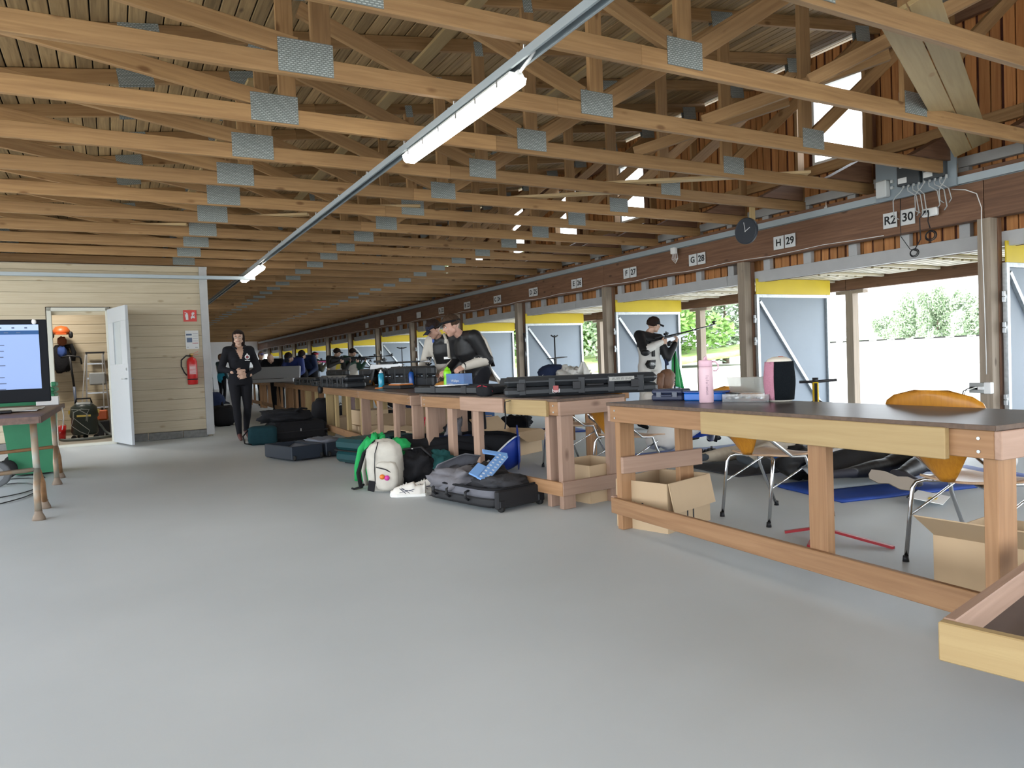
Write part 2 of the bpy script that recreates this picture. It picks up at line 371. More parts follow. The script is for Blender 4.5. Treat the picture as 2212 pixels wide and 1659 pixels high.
# ------------------------------------------------------------------ roof trusses
TT = .045
def make_truss():
    t = thing('roof_truss', '', 'roof truss')
    zb = 2.87; hb = .125
    board('bottom_chord', (-5, 0, zb+hb/2), (3.0, 0, zb+hb/2), TT, hb, W_TRUSS, t)
    board('bottom_chord', (3.0, 0, zb+hb/2), (8.1, 0, zb+hb/2), TT, hb, W_TRUSS, t)
    zc = lambda x: ZT(x)+.0625
    board('top_chord', (-5, 0, zc(-5)), (2.2, 0, zc(2.2)), TT, .125, W_TRUSS, t)
    board('top_chord', (2.2, 0, zc(2.2)), (8.28, 0, zc(8.28)), TT, .125, W_TRUSS, t)
    def web(x0, z0, x1, z1, w=.118, name='web'): board(name, (x0, 0, z0), (x1, 0, z1), TT*.97, w, W_TRUSS, t, up=(0, 0, 1) if abs(x1-x0) > .01 else (1, 0, 0))
    bt = zb+hb
    web(1.25, bt, 1.25, ZT(1.25), .125, 'upright'); web(3.36, bt, 3.36, ZT(3.36), .125, 'upright')
    web(5.72, bt, 5.72, ZT(5.72), .14, 'upright'); web(8.03, 3.0, 8.03, ZT(8.03), .12, 'upright'); web(-3.9, bt, -3.9, ZT(-3.9), .1, 'upright')
    web(-1.55, 3.47, 1.1, bt+.05); web(-1.6, 3.44, -3.8, bt+.04)
    web(1.36, 3.76, 3.24, bt+.06); web(3.47, bt+.04, 5.62, ZT(5.6)-.07); web(5.83, bt+.05, 7.98, ZT(8)-.08)
    q = MB(); q.prism([(7.25, 2.995), (8.0, 2.995), (8.0, 3.24), (7.8, 3.24)], (0, .13, 0), (0, -.065, 0), (1, 0, 0), (0, 0, 1)); q.build('heel_block', W_DARK, t)
    for x, z, wd, hh in ((1.15, 2.985, .34, .205), (3.355, 2.995, .295, .18), (5.80, 3.0, .285, .175), (.32, ZT(.32)+.055, .3, .15), (-1.55, ZT(-1.55)+.03, .36, .2), (3.36, ZT(3.36)+.03, .09, .14), (1.28, ZT(1.28)+.04, .27, .17), (5.7, ZT(5.7)+.02, .3, .16), (-3.85, 2.98, .3, .17), (7.95, ZT(7.95)-.02, .25, .18)):
        k = ('plate', wd, hh)
        for sy in (-1,):
            if k not in _bm:
                q = MB(); q.box((0, 0, 0), (wd, .004, hh)); q.box((0, TT+.006, 0), (wd, .004, hh)); me = q.mesh('nail_plate'); me.materials.append(PLATE); _bm[k] = me
            o = link('nail_plate', _bm[k], t, (x, sy*(TT/2+.003), z), (0, -SLOPE if z > 3.3 else 0, 0))
    return t
t0 = make_truss(); n_ = 0
for i, y in enumerate(TY):
    if 2.6 < y: n_ += 1
    if y < 2.6: lab = 'roof truss above the camera, out of view, %s in front of the lens' % ORD[i]
    elif n_ <= 12: lab = 'sawn timber roof truss with steel nail plates, %s from the camera' % ORD[n_-1]
    elif y < 30: lab = 'timber roof truss down the hall, %s counted from the camera' % ORD[n_-1]
    else: lab = 'timber roof truss toward the end wall, %s counted from the camera' % ORD[n_-1]
    if i == 0: t0.location = (0, y, 0); t0['label'] = lab; t0['group'] = 'roof trusses'
    else: dup(t0, (random.uniform(-.015, .015), y, random.uniform(-.006, .006)), None, lab, 'roof trusses')
# loose braces between the trusses
BR = [((4.55, 3.66, 3.02), (4.35, 2.6, 2.93+.09), 'slanting bottom brace plank between the nearest trusses'),]
def brace(p, q, wdt, th, label, m=W_TRUSS, up=(0, 0, 1)):
    o = board('brace_plank', p, q, wdt, th, m, None, up); tag(o, label, 'plank', 'loose brace planks in the roof'); return o
brace((4.62, 3.70, 3.03), (5.66, 2.75, 3.62), .05, .10, 'weathered brace plank rising from the second truss to the right of the centre')
brace((4.50, 4.69, 3.02), (5.60, 3.72, 3.40), .05, .10, 'brace plank resting on the third truss left of its steel plate')
brace((4.55, 5.68, 3.03), (5.60, 4.72, 3.36), .05, .10, 'brace plank resting on the fourth truss')
SPL = [
 ('pale sliver of plank lying across the chords left of the tray, beside the steel plates', (1.1, 10.05, 3.011), (2.27, 9.39, 3.011), .10),
 ('split pale board lying on the chords just right of the lamp tray', (2.40, 8.90, 3.011), (3.45, 8.53, 3.013), .13),
 ('long pale plank lying across the chords in the middle of the roof', (3.86, 8.05, 3.011), (5.35, 7.05, 3.013), .12),
 ('long yellow plank lying across the chords left of the clock', (4.75, 6.90, 3.011), (6.9, 5.56, 3.013), .13),
 ('short pale offcut lying on the chords above the shed', (.30, 10.72, 3.011), (.95, 10.50, 3.011), .09)]
for lab, p, q, wd in SPL: brace(p, q, wd, .03, lab, W_PALE)
t = thing('double_brace', 'wide double board brace slanting down across the trusses at upper right', 'plank')
A0 = Vector((3.93, 2.84, 3.16)); B0 = Vector((7.45, 4.12, 3.02-.0)); dv = (B0-A0).normalized()
A0 = Vector((4.15, 2.64, 3.03)); B0 = Vector((7.75, 4.28, 3.03)); nv = Vector((-5.8, -3.4, -1.9)); sd = (B0-A0).normalized().cross(nv).normalized()
for s in (-1, 1): board('brace_board', A0+sd*s*.083, B0+sd*s*.083, .16, .028, W_YELLOW, t, up=nv)

# ------------------------------------------------------------------ range side of the hall
WX = 8.0
PY = [4.31+3.34*k for k in range(-2, 13)]
wall = bpy.data.objects.new('wall_right', None); C.objects.link(wall); struct(wall)
ys = [YN]+[4.31+3.34*k for k in range(-2, 13, 2)]+[YF]
for a, c in zip(ys[:-1], ys[1:]):
    board('wall_beam', (WX+.07, a+.004, 2.605), (WX+.07, c-.004, 2.605), .14, .53, W_DARK, wall)
for i, y in enumerate(PY):
    t = thing('timber_post', '', 'post', (0, y, 0), group='timber posts of the range openings')
    board('post', (WX+.055, 0, 0), (WX+.055, 0, 2.34), .13, .13, W_GREY, t, up=(1, 0, 0)); board('post_lining', (WX+.16, -.01, 0), (WX+.16, -.01, 2.34), .12, .07, W_DARK, t, up=(1, 0, 0))
    k = i-2
    t['label'] = ('timber post between the range openings, %s of those in view from the right' % ORD[k]) if 0 <= k else ( 'timber post beyond the right edge of the picture, %s from it' % ORD[-k])
    if k == 0: POST0 = t
# cladding seen from inside: orange boards in front of dark red ones
CX = 8.31
WINY = [(5.80+2.09*k, 6.62+2.09*k) for k in (0, 2, 3, 4, 5, 6, 7, 8, 9, 10, 11, 12, 13, 14, 15, 16, 17, 18, 19)]
def in_win(y0, y1, z0, z1):
    for a, c in WINY:
        if y1 > a+.01 and y0 < c-.01 and z1 > 3.49 and z0 < 4.51: return True
    return False
nb = 0; stuff = MB(); y = YN+.05; rnd = random.Random(3)
while y < YF-.1:
    wd = rnd.choice((.095, .11, .11, .125)); gap = rnd.choice((.012, .02, .028, .034))
    parts = [(2.06, 4.90)]
    if in_win(y, y+wd, 3.5, 4.5): parts = [(2.06, 3.48), (4.53, 4.90)]
    for a, c in parts:
        if -.5 < y < 27 and nb < 290:
            key = ('cl', round(wd, 3), round(c-a, 2))
            if key not in _bm:
                q = MB(); q.box((0, 0, 0), (c-a, wd, .02), ch=.002); me = q.mesh('cladding_board'); me.materials.append(W_ORANGE); _bm[key] = me
            o = link('cladding_board', _bm[key], wall); mt = frame((0, 0, 1), (-1, 0, 0)).to_4x4(); mt.translation = (CX+rnd.uniform(0, .003), y+wd/2, (a+c)/2); o.matrix_local = mt; nb += 1
        else: stuff.box((CX, y+wd/2, (a+c)/2), (.02, wd, c-a))
    y += wd+gap
o = stuff.build('cladding_boards_far', wood('orange cladding far', (.52, .24, .085), (.36, .14, .045), ax=2), wall); o['kind'] = 'stuff'
b = MB(); prev = YN
for a, c in WINY:
    if a < YN: continue
    b.box((CX+.024, (prev+a)/2, 3.48), (.022, a-prev, 2.86)); b.box((CX+.024, (a+c)/2, 2.765), (.022, c-a, 1.43)); b.box((CX+.024, (a+c)/2, 4.715), (.022, c-a, .39)); prev = c
b.box((CX+.024, (prev+YF)/2, 3.48), (.022, YF-prev, 2.86)); b.build('outer_cladding', W_RED, wall)
# painted ladder frame below, brown girts above
y = 4.62-.685*14; ends = []
k = 0
while y < YF-.3:
    if y > YN: board('painted_stud', (CX-.075, y, 2.2), (CX-.075, y, 2.96), .115, .075, P_GREY, wall, up=(1, 0, 0))
    y += .685
yy = YN
while yy < YF-.1:
    e = min(yy+4.11, YF); board('painted_rail', (CX-.075, yy, 2.125), (CX-.075, e-.006, 2.125), .078, .155, P_GREY, wall); board('painted_rail', (CX-.075, yy, 3.02), (CX-.075, e-.006, 3.02), .078, .11, P_GREY, wall)
    board('girt', (CX-.07, yy, 3.40), (CX-.07, e-.006, 3.40), .06, .13, W_TRUSS, wall); board('girt', (CX-.07, yy, 4.60), (CX-.07, e-.006, 4.60), .06, .12, W_DARK, wall)
    yy = e
for k, (a, c) in enumerate(WINY):
    if a < YN+.2 or c > YF: continue
    board('window_post', (CX-.09, a-.06, 3.1), (CX-.09, a-.06, 4.85), .11, .11, W_DARK, wall, up=(1, 0, 0))
    wn = bpy.data.objects.new('window_%d' % (k+1), None); C.objects.link(wn); struct(wn); wn.location = (CX+.02, (a+c)/2, 4.0)
    hw = (c-a)/2
    board('window_frame', (0, -hw+.02, -.52), (0, -hw+.02, .52), .04, .09, P_WHITE, wn, up=(1, 0, 0)); board('window_frame', (0, hw-.02, -.52), (0, hw-.02, .52), .04, .09, P_WHITE, wn, up=(1, 0, 0))
    board('window_frame', (0, -hw+.04, -.5), (0, hw-.04, -.5), .09, .04, P_WHITE, wn); board('window_frame', (0, -hw+.04, .5), (0, hw-.04, .5), .09, .04, P_WHITE, wn)
# eave with soffit, outer beam and outer posts
XO = 10.1
eave = bpy.data.objects.new('eave', None); C.objects.link(eave); struct(eave)
b = MB(); b.box((9.65, (YN+YF)/2, 2.62), (2.7, YF-YN, .03), Matrix.Rotation(math.radians(8), 3, 'Y')); b.build('eave_roof', mat('eave roof sheet', (.12, .12, .12), .8), eave)
b = MB(); b.box((9.3, (YN+YF)/2, 2.135), (1.9, YF-YN, .012)); b.build('soffit_sheet', W_PLY, eave)
SOF = wood('soffit slat', (.62, .58, .50), (.52, .47, .38), rand=.1)
y = 4.31-.167-.40-3.34*3
k = 0
while y < 34:
    if y > YN:
        for j in range(8): board('soffit_slat', (8.45+.2*j, y, 2.112), (8.45+.2*j, y+.42, 2.112), .15, .022, SOF, eave)
        board('soffit_joist', (8.36, y+.60, 2.105), (10.05, y+.60, 2.105), .045, .035, SOF, eave)
    y += .835
for a, c in zip(ys[:-1], ys[1:]):
    board('eave_beam', (XO+.05, a+.004+3.2, 2.05), (XO+.05, c-.004+3.2, 2.05), .12, .2, W_DARK, eave)
for i in range(13):
    y = 7.45+3.34*(i-2)
    t = thing('outer_post', '', 'post', (XO+.05, y, -.25), group='outer posts of the eave')
    board('post', (0, 0, 0), (0, 0, 2.18), .13, .14, W_GREY, t, up=(1, 0, 0)); board('post_cap', (0, -.24, 2.165), (0, .24, 2.165), .13, .05, W_GREY, t)
    k = i-2
    t['label'] = ('dark outer post holding the eave beam, %s of the outer posts from the right' % ORD[k]) if 0 <= k else 'outer eave post beyond the right edge, %s from it' % ORD[-k]

# ------------------------------------------------------------------ shutters standing open between the lanes
YEL = mat('yellow board', (.58, .43, .012), .5, var=.08, scale=3)
PANEL = mat('grey shutter board', (.22, .26, .31), .6, var=.05, scale=3)
def make_shutter():
    t = thing('range_shutter', '', 'shutter')
    w_, z0, z1 = 1.54, .08, 1.875
    q = MB(); q.box((w_/2, .022, (z0+z1)/2), (w_-.04, .015, z1-z0-.03)); q.build('panel', PANEL, t)
    for n1, p, qq in (('stile', (.03, 0, z0), (.03, 0, z1)), ('stile', (w_-.03, 0, z0), (w_-.03, 0, z1))): board(n1, p, qq, .05, .05, STEEL, t, up=(1, 0, 0))
    board('rail', (.055, 0, z1-.025), (w_-.055, 0, z1-.025), .05, .05, STEEL, t); board('rail', (.055, 0, z0+.025), (w_-.055, 0, z0+.025), .05, .05, STEEL, t)
    board('diagonal_brace', (.075, -.005, z1-.1), (1.36, -.005, z0+.08), .04, .05, STEEL, t)
    q = MB(); q.box((w_/2+.02, -.012, 1.985), (w_+.03, .018, .225), ch=.004); q.build('yellow_top_board', YEL, t)
    for z in (.45, 1.2, 1.52):
        q = MB(); q.tube([(-.02, -.02, z-.06), (-.02, -.02, z+.06)], .011, 8); q.box((-.03, -.01, z+.03), (.03, .03, .05)); q.box((-.03, -.01, z-.03), (.03, .03, .05)); q.build('hinge', STEEL, t)
    return t
s0 = make_shutter(); first = True
for i, y in enumerate(PY):
    k = i-2
    lab = ('open grey range shutter with yellow top board, %s of those in view from the right' % ORD[k]) if 0 <= k else ('open shutter beyond the right edge of the picture, %s from it' % ORD[-k])
    loc = (8.145, y-.115, 0)
    if first: s0.location = loc; s0['label'] = lab; s0['group'] = 'open range shutters'; first = False
    else: dup(s0, loc, random.uniform(-.015, .01), lab, 'open range shutters')

# ------------------------------------------------------------------ other walls
wl = bpy.data.objects.new('wall_left', None); C.objects.link(wl); struct(wl)
b = MB(); b.box((-3.1, 30.5, 1.45), (.2, 34.5, 2.9)); b.box((-3.1, 4.5, 2.86), (.2, 17.4, .1)); b.build('wall_panel', P_WHITE, wl)  # unseen wall, set close and left open at the near part to admit daylight
for k in range(6): board('wall_post', (-3.1, -4.1+3.4*k, 0), (-3.1, -4.1+3.4*k, 2.81), .18, .18, W_GREY, wl, up=(1, 0, 0))
b = MB(); b.box((1.7, YF+.1, 1.7), (13.4, .2, 3.8)); struct(b.build('wall_far', mat('far wall paint', (.62, .64, .68), .7)))
b = MB(); b.box((1.7, YN-.1, 3.3), (13.4, .2, .9)); b.box((7.4, YN-.1, 1.4), (1.2, .2, 2.9)); struct(b.build('wall_near', W_DARK))  # unseen near end, opened wide so that daylight reaches the foreground floor
# storage shed: front wall of whitewashed panels with a doorway, side wall and back wall
SY = 13.0
shed = bpy.data.objects.new('wall_shed', None); C.objects.link(shed); struct(shed)
z = .125
while z < 2.76:
    h = min(.1715, 2.79-z); zc_ = z+h/2
    if z+h < 2.12:
        board('wall_panel', (-4.7, SY+.02, zc_), (-.84, SY+.02, zc_), .02, h-.003, W_WHITE, shed); board('wall_panel', (.0, SY+.02, zc_), (1.36, SY+.02, zc_), .02, h-.003, W_WHITE, shed)
    else: board('wall_panel', (-4.7, SY+.02, zc_), (1.36, SY+.02, zc_), .02, h-.003, W_WHITE, shed)
    board('wall_panel', (-3.2, SY+2.3, zc_), (1.30, SY+2.3, zc_), .02, h-.005, W_WHITE, shed)
    z += .1715
b = MB(); b.box((-2.77, SY+.06, 1.45), (3.86, .05, 2.66)); b.box((.68, SY+.06, 1.45), (1.36, .05, 2.66)); b.box((-.42, SY+.06, 2.46), (.86, .05, .65)); b.box((1.37, SY+3, 1.4), (.06, 5.95, 2.8)); b.box((-3.3, SY+1.2, 1.4), (.06, 2.3, 2.8)); b.box((-1.0, SY+2.34, 1.4), (4.6, .05, 2.8)); b.build('shed_core', mat('wall core', (.30, .25, .18), .8), shed)
b = MB(); b.box((-.95, SY+1.75, 2.79), (4.8, 3.3, .04)); b.build('shed_ceiling', mat('shed ceiling', (.5, .46, .4), .8), shed)
for xa, xb in ((-4.7, -4.2), (-4.19, -3.69), (-3.68, -3.18), (-3.17, -2.67), (-2.66, -2.16), (-2.15, -1.65), (-1.64, -1.2), (-1.19, -.87), (.02, .44), (.45, .95), (.96, 1.33)):
    q = MB(); q.box(((xa+xb)/2, SY+.035, .06), (xb-xa, .09, .118), ch=.006); q.build('foundation_block', mat('foundation block', (.22, .22, .21), .95, var=.3, scale=20, bump=.4), shed)
b = MB(); b.box((1.37, SY-.01, 1.41), (.12, .03, 2.76), ch=.004); b.box((1.415, SY+.05, 1.41), (.03, .12, 2.76), ch=.004); o = b.build('trim_1', P_GREY); struct(o)
d1 = bpy.data.objects.new('door_1', None); C.objects.link(d1); struct(d1); d1.location = (-.42, SY, 0)
FR = mat('cream door frame', (.55, .54, .47), .5)
board('door_frame', (-.385, .0, .02), (-.385, .0, 2.12), .06, .12, FR, d1, up=(0, 1, 0)); board('door_frame', (.385, .0, .02), (.385, .0, 2.12), .06, .12, FR, d1, up=(0, 1, 0)); board('door_frame', (-.415, .0, 2.095), (.415, .0, 2.095), .12, .055, FR, d1)
board('door_sill', (-.42, .0, .02), (.42, .0, .02), .14, .04, FR, d1)
q = MB(); q.box((0, .0, 2.128), (.86, .03, .014)); q.box((-.422, 0, 1.9), (.016, .03, .44)); q.build('foam_gap', mat('dark gap', (.05, .04, .03), .9), d1)
b = MB(); b.box((-.95, SY+1.2, .012), (4.6, 2.2, .02)); struct(b.build('floor_shed', mat('shed floor', (.42, .39, .33), .7, var=.2, scale=6)))
# the leaf of the door, swung out into the hall
lf = bpy.data.objects.new('door_2', None); C.objects.link(lf); struct(lf); lf.location = (-.02, SY-.05, .03); lf.rotation_euler = (0, 0, math.radians(-75))
DW = mat('pale grey door', (.42, .44, .46), .45)
for args in (((.45, 0, .62), (.88, .04, 1.24)), ((.45, 0, 1.98), (.88, .04, .18)), ((.17, 0, 1.565), (.32, .04, .65)), ((.73, 0, 1.565), (.32, .04, .65))): pass
q = MB(); q.box((.45, 0, .6), (.9, .04, 1.2), ch=.003); q.build('door_panel', DW, lf); q = MB(); q.box((.45, 0, 1.95), (.9, .04, .22), ch=.003); q.build('door_panel', DW, lf)
q = MB(); q.box((.13, 0, 1.52), (.26, .04, .64)); q.build('door_panel', DW, lf); q = MB(); q.box((.77, 0, 1.52), (.26, .04, .64)); q.build('door_panel', DW, lf)
q = MB(); q.box((.45, 0, 1.52), (.38, .008, .64)); q.build('pane', mat('frosted pane', (.75, .82, .85), .35, trans=.5), lf)
for s in (-1, 1):
    q = MB(); q.tube([(.84, s*.02, .98), (.84, s*.06, .98), (.73, s*.065, .98)], .009, 8); q.lathe([(.022, 0), (.022, .006)], 12, (.84, s*.022, 1.12), (PI/2, 0, 0)); q.build('door_handle', STEEL, lf)

# ------------------------------------------------------------------ light tray and batten lamps
def tray(name, label, p, q, holes=True):
    t = thing(name, label, 'cable tray', p)
    p = Vector(p); q = Vector(q); L = (q-p).length; R = frame(q-p)
    t.rotation_euler = R.to_euler()
    b = MB(); b.box((L/2, 0, .045), (L, .075, .004)); b.box((L/2, .037, .02), (L, .003, .05)); b.box((L/2, -.037, .02), (L, .003, .05)); b.box((L/2, .03, -.004), (L, .014, .003)); b.box((L/2, -.03, -.004), (L, .014, .003)); b.build('channel', STEEL_T, t)
    if holes:
        b = MB(); x = .2
        while x < min(L, 14):
            for k in range(7): b.box((x+.1+.03*k, .0, .0425), (.012, .008, .002))
            b.box((x, 0, .0425), (.07, .018, .002)); b.box((x+.35, -.0388, .02), (.05, .001, .014)); x += .5
        b.build('slot_row', BLACK, t)
    return t
tray('cable_tray', 'long grey steel tray hanging under the trusses and carrying the lamps', (2.17, .2, 2.775), (2.17, 22, 2.775))
tray('cable_tray', 'thin grey steel tray crossing the top of the shed front', (-3.0, 12.88, 2.585), (2.17, 12.88, 2.585), False)
tray('cable_tray', 'grey steel conduit tray running along the beam above the openings', (7.955, -3.5, 2.74), (7.955, 47, 2.74), False).scale = (1, 1, 1.5)
LAMP = mat('lamp diffuser', (1, .97, .88), .4, emit=9)
HOOK = mat('zinc wire', (.55, .55, .55), .35, .8)
for k in range(21):
    y = .69+.9875*k
    t = thing('tray_hook', 'bent wire hook holding the lamp tray to a truss, %s along the tray' % ORD[k] if k < 30 else '', 'hook', (2.17, y+.03, 2.82), group='wire hooks of the lamp tray')
    b = MB(); b.tube([(.0, 0, 0), (.0, 0, .09), (.012, 0, .10), (.012, 0, .05)], .0035, 6); b.box((0, 0, .0), (.09, .02, .004)); b.build('hook', HOOK, t)
def lamp(y, label):
    t = thing('batten_lamp', label, 'lamp', (2.17, y, 2.70), 0, 'batten lamps on the tray')
    q = MB(); L = 1.75
    q.prism([(-.06, .02), (-.045, .05), (.045, .05), (.06, .02)], (0, L, 0), ux=(1, 0, 0), uy=(0, 0, 1)); q.build('housing', mat('lamp housing', (.62, .63, .63), .5), t)
    q = MB(); q.prism([(-.064, .022), (-.055, -.018), (-.035, -.035), (.035, -.035), (.055, -.018), (.064, .022)], (0, L+.02, 0), org=(0, -.01, 0), ux=(1, 0, 0), uy=(0, 0, 1)); q.build('diffuser', LAMP, t)
    for k in range(6):
        q = MB()
        for s in (-1, 1): q.box((s*.065, .12+k*.3, .012), (.008, .022, .04))
        q.build('clip', STEEL, t)
    q = MB(); q.tube([(0, -.01, .035), (0, -.06, .04), (.01, -.14, .075), (.01, -.2, .10)], .010, 8); q.tube([(0, .0, .035), (0, -.04, .035)], .018, 10); q.build('cord', WHITE, t)
    return t
lamp(3.78, 'lit batten lamp close overhead on the grey tray'); lamp(12.25, 'small lit batten lamp above the corner of the shed'); lamp(20.7, 'farthest batten lamp, hidden behind the shed corner')

# ------------------------------------------------------------------ lane signs, clock, wiring
SIGNW = mat('sign white', (.62, .63, .63), .5); INK = mat('ink', (.02, .02, .022), .6)
lanes = [('R2', '30'), ('H', '29'), ('G', '28'), ('F', '27'), ('E', '26'), ('D', '25'), ('C', '24'), ('B', '23'), ('A', '22')]
for k, (a, n) in enumerate(lanes):
    y = (5.225 if k == 0 else 6.85+1.667*(k-1))
    for s_, txt, wd, sd_ in ((.095+(.012 if k == 0 else 0), a, .17, 'left'), (-.095-(.012 if k == 0 else 0), n, .17, 'right')):
        t = thing('lane_sign', 'white plate reading %s, %s plate of the %s pair from the right' % (txt, sd_, ORD[k].replace('nearest', 'first')), 'sign', (7.978, y+s_, 2.508), 0, 'lane signs on the beam')
        q = MB(); q.box((0, 0, 0), (.006, wd, .175)); q.build('sign_plate', SIGNW, t)
        text('lettering', txt, .135 if len(txt) > 1 else .13, INK, t, (-.0045, 0, -.002), (PI/2, 0, -PI/2), bold=.003)
for k in range(4):
    for s_ in (.09, -.09):
        t = tag(MB().box((0, 0, 0), (.006, .17, .17)).build('lane_sign', SIGNW, None, (7.978, 20.2+1.67*k+s_, 2.51)), 'blank pale plate on the beam, %s of the %s pair left of the sign A' % ('left' if s_ > 0 else 'right', ORD[k].replace('nearest', 'first')), 'sign', 'blank far lane plates')
t = thing('wall_clock', 'round black wall clock with white hands hanging from a truss', 'clock', (7.10, 6.68, 2.575), math.radians(6))
q = MB(); R = Euler((0, -PI/2, 0)).to_matrix()
q.lathe([(.0, .0), (.158, .0), (.165, .006), (.165, .04), (.155, .05), (.147, .044)], 40, (.02, 0, 0), R); q.build('case', mat('clock case', (.03, .035, .045), .35), t)
q = MB(); q.lathe([(0.001, 0), (.148, 0)], 40, (-.021, 0, 0), R); q.build('dial', mat('clock dial', (.022, .027, .036), .5), t)
q = MB(); q.bar((-.024, .01, -.01), (-.024, -.07, .035), .008, .004, (1, 0, 0)); q.bar((-.026, 0, -.01), (-.026, .02, .11), .006, .004, (1, 0, 0)); q.build('hands', SIGNW, t)
for h in range(1, 13):
    a = math.radians(90-30*h); text('numeral', str(h), .03, mat('numeral grey', (.30, .31, .33), .6), t, (-.0235, -.12*math.cos(a), .12*math.sin(a)), (PI/2, 0, -PI/2), ext=.0004)
o = board('clock_hanger', (7.16, 6.635, 2.62), (7.16, 6.635, 2.93), .09, .02, W_YELLOW, None, up=(0, 1, 0)); tag(o, 'short pale board from which the clock hangs', 'board')
t = thing('junction_panel', 'grey electrical panel board with boxes and cables on the beam', 'electrical panel', (7.90, 4.98, 2.95))
q = MB(); q.box((0, 0, 0), (.03, .92, .46), ch=.003); q.build('backboard', mat('grey panel', (.22, .26, .29), .5), t)
q = MB(); q.box((-.06, .34, -.10), (.09, .13, .19), ch=.01); q.box((-.03, .245, -.03), (.03, .03, .03)); q.box((-.03, .245, -.10), (.03, .03, .03)); q.build('switch_box', mat('box grey', (.5, .52, .52), .5), t)
for yy, sz in ((.03, .26), (-.26, .23)):
    q = MB(); q.box((-.045, yy, .02), (.07, sz, .27), ch=.008); q.build('relay_box', mat('dark relay box', (.05, .055, .06), .35), t)
    q = MB(); q.box((-.083, yy+.05, .10), (.006, .08, .04)); q.box((-.083, yy+.06, -.06), (.006, .1, .06)); q.build('box_label', SIGNW, t)
rr = random.Random(5)
for k in range(9):
    yy = .1-.06*k; q = MB(); dy = rr.choice((-1, 1))*rr.uniform(.03, .07); e_ = -.36-.1*rr.random(); q.tube([(-.05, yy, -.1), (-.07, yy, -.15), (-.09, yy+dy*.3, -.19), (-.095, yy+dy, -.22), (-.085, yy+dy*1.7, -.26), (-.06, yy+dy*1.9, e_), (-.03, yy+dy*1.2, e_-.03)], .0055, 6); q.tube([(-.05, yy, -.10), (-.05, yy, -.14)], .013, 8); q.build('cable', mat('grey cable', (.42, .43, .43), .5), t)
t = thing('socket_box', 'white double socket hanging on the beam beside sign 30, black cords looped below', 'socket', (7.93, 4.83, 2.50))
q = MB(); q.box((0, 0, 0), (.05, .17, .09), ch=.01); q.build('box', WHITE, t)
q = MB(); q.box((-.03, .03, .01), (.03, .06, .025)); q.tube([(-.03, .05, 0), (-.05, .09, -.05), (-.04, .09, -.28), (-.05, .15, -.38)], .006, 6); q.tube([(-.03, 0, 0), (-.045, .0, -.1), (-.04, -.02, -.18)], .006, 6); q.build('plug', BLACK, t)
for cyc, cz, nn, rd in ((-.03, -.26, 5, .055), (.16, -.42, 4, .045)):
    q = MB(); pts = []
    for k in range(nn*14): a = 2*PI*k/14; e = 1+.18*math.sin(a*.37+k*.05); pts.append((-.045-.002*k/14, cyc+rd*e*math.cos(a), cz+rd*e*.9*math.sin(a)))
    q.tube(pts, .005, 6); q.build('cord_loop', BLACK, t)
def wire(label, pts, r_, m, name='wire'):
    o = MB().tube(pts, r_, 6).build(name, m); return tag(o, label, 'cable')
wire('thin white cable pinned in shallow waves along the beam below the signs', [(7.985, 47-.42*k*1.0, 2.36+.012*math.sin(k*1.7)) for k in range(100)], .004, WHITE)
wire('white cable looping from the tray down to the right post', [(7.94, 4.6, 2.70), (7.93, 4.45, 2.66), (7.95, 4.35, 2.6), (7.96, 4.31, 2.45), (7.955, 4.31, 2.3), (7.96, 4.30, 1.6), (7.96, 4.29, .9), (7.96, 4.29, .72)], .005, WHITE)
wire('black cord drooping past sign 30 to the painted rail', [(7.93, 5.17, 2.72), (7.95, 5.19, 2.5), (7.97, 5.2, 2.3), (7.98, 5.1, 2.14), (7.99, 5.0, 2.10)], .004, BLACK)
t = thing('socket_outlet', 'grey outlet box with two plugs on the right post', 'socket', (7.96, 4.35, .58))
q = MB(); q.box((0, .03, 0), (.06, .15, .11), ch=.006); q.build('box', mat('outlet grey', (.33, .34, .33), .5), t); q = MB(); q.box((0, -.08, 0), (.065, .07, .12), ch=.006); q.build('cover', WHITE, t)
for s in (0, 1):
    q = MB(); q.tube([(-.03, .02-.05*s, .0), (-.07, .06-.05*s, .01), (-.1, .12-.02*s, -.03), (-.12, .15-.02*s, -.16), (-.13, .16, -.57)], .006, 6); q.box((-.045, .03-.05*s, 0), (.04, .07, .03)); q.build('plug', [BLACK, WHITE][s], t)
t = thing('sensor_box', 'small white junction box with looped white wires on the conduit', 'junction box', (7.90, 8.95, 2.70))
q = MB(); q.box((0, 0, 0), (.07, .1, .1), ch=.008); q.build('box', WHITE, t)
for k in range(4):
    q = MB(); q.tube([(0, .03-.025*k, -.05), (-.01, .04-.03*k, -.13), (.01, -.02-.02*k, -.2+.02*k), (.02, -.06, -.12), (.01, -.05, .04)], .0045, 6); q.build('wire', WHITE, t)
t = thing('ceiling_clip', 'small steel hanger above the conduit between the clock and sign 30', 'hook', (7.93, 6.15, 2.80)); MB().box((0, 0, 0), (.02, .04, .06)).tube([(0, 0, 0), (0, 0, .1)], .006, 6).build('clip', HOOK, t)

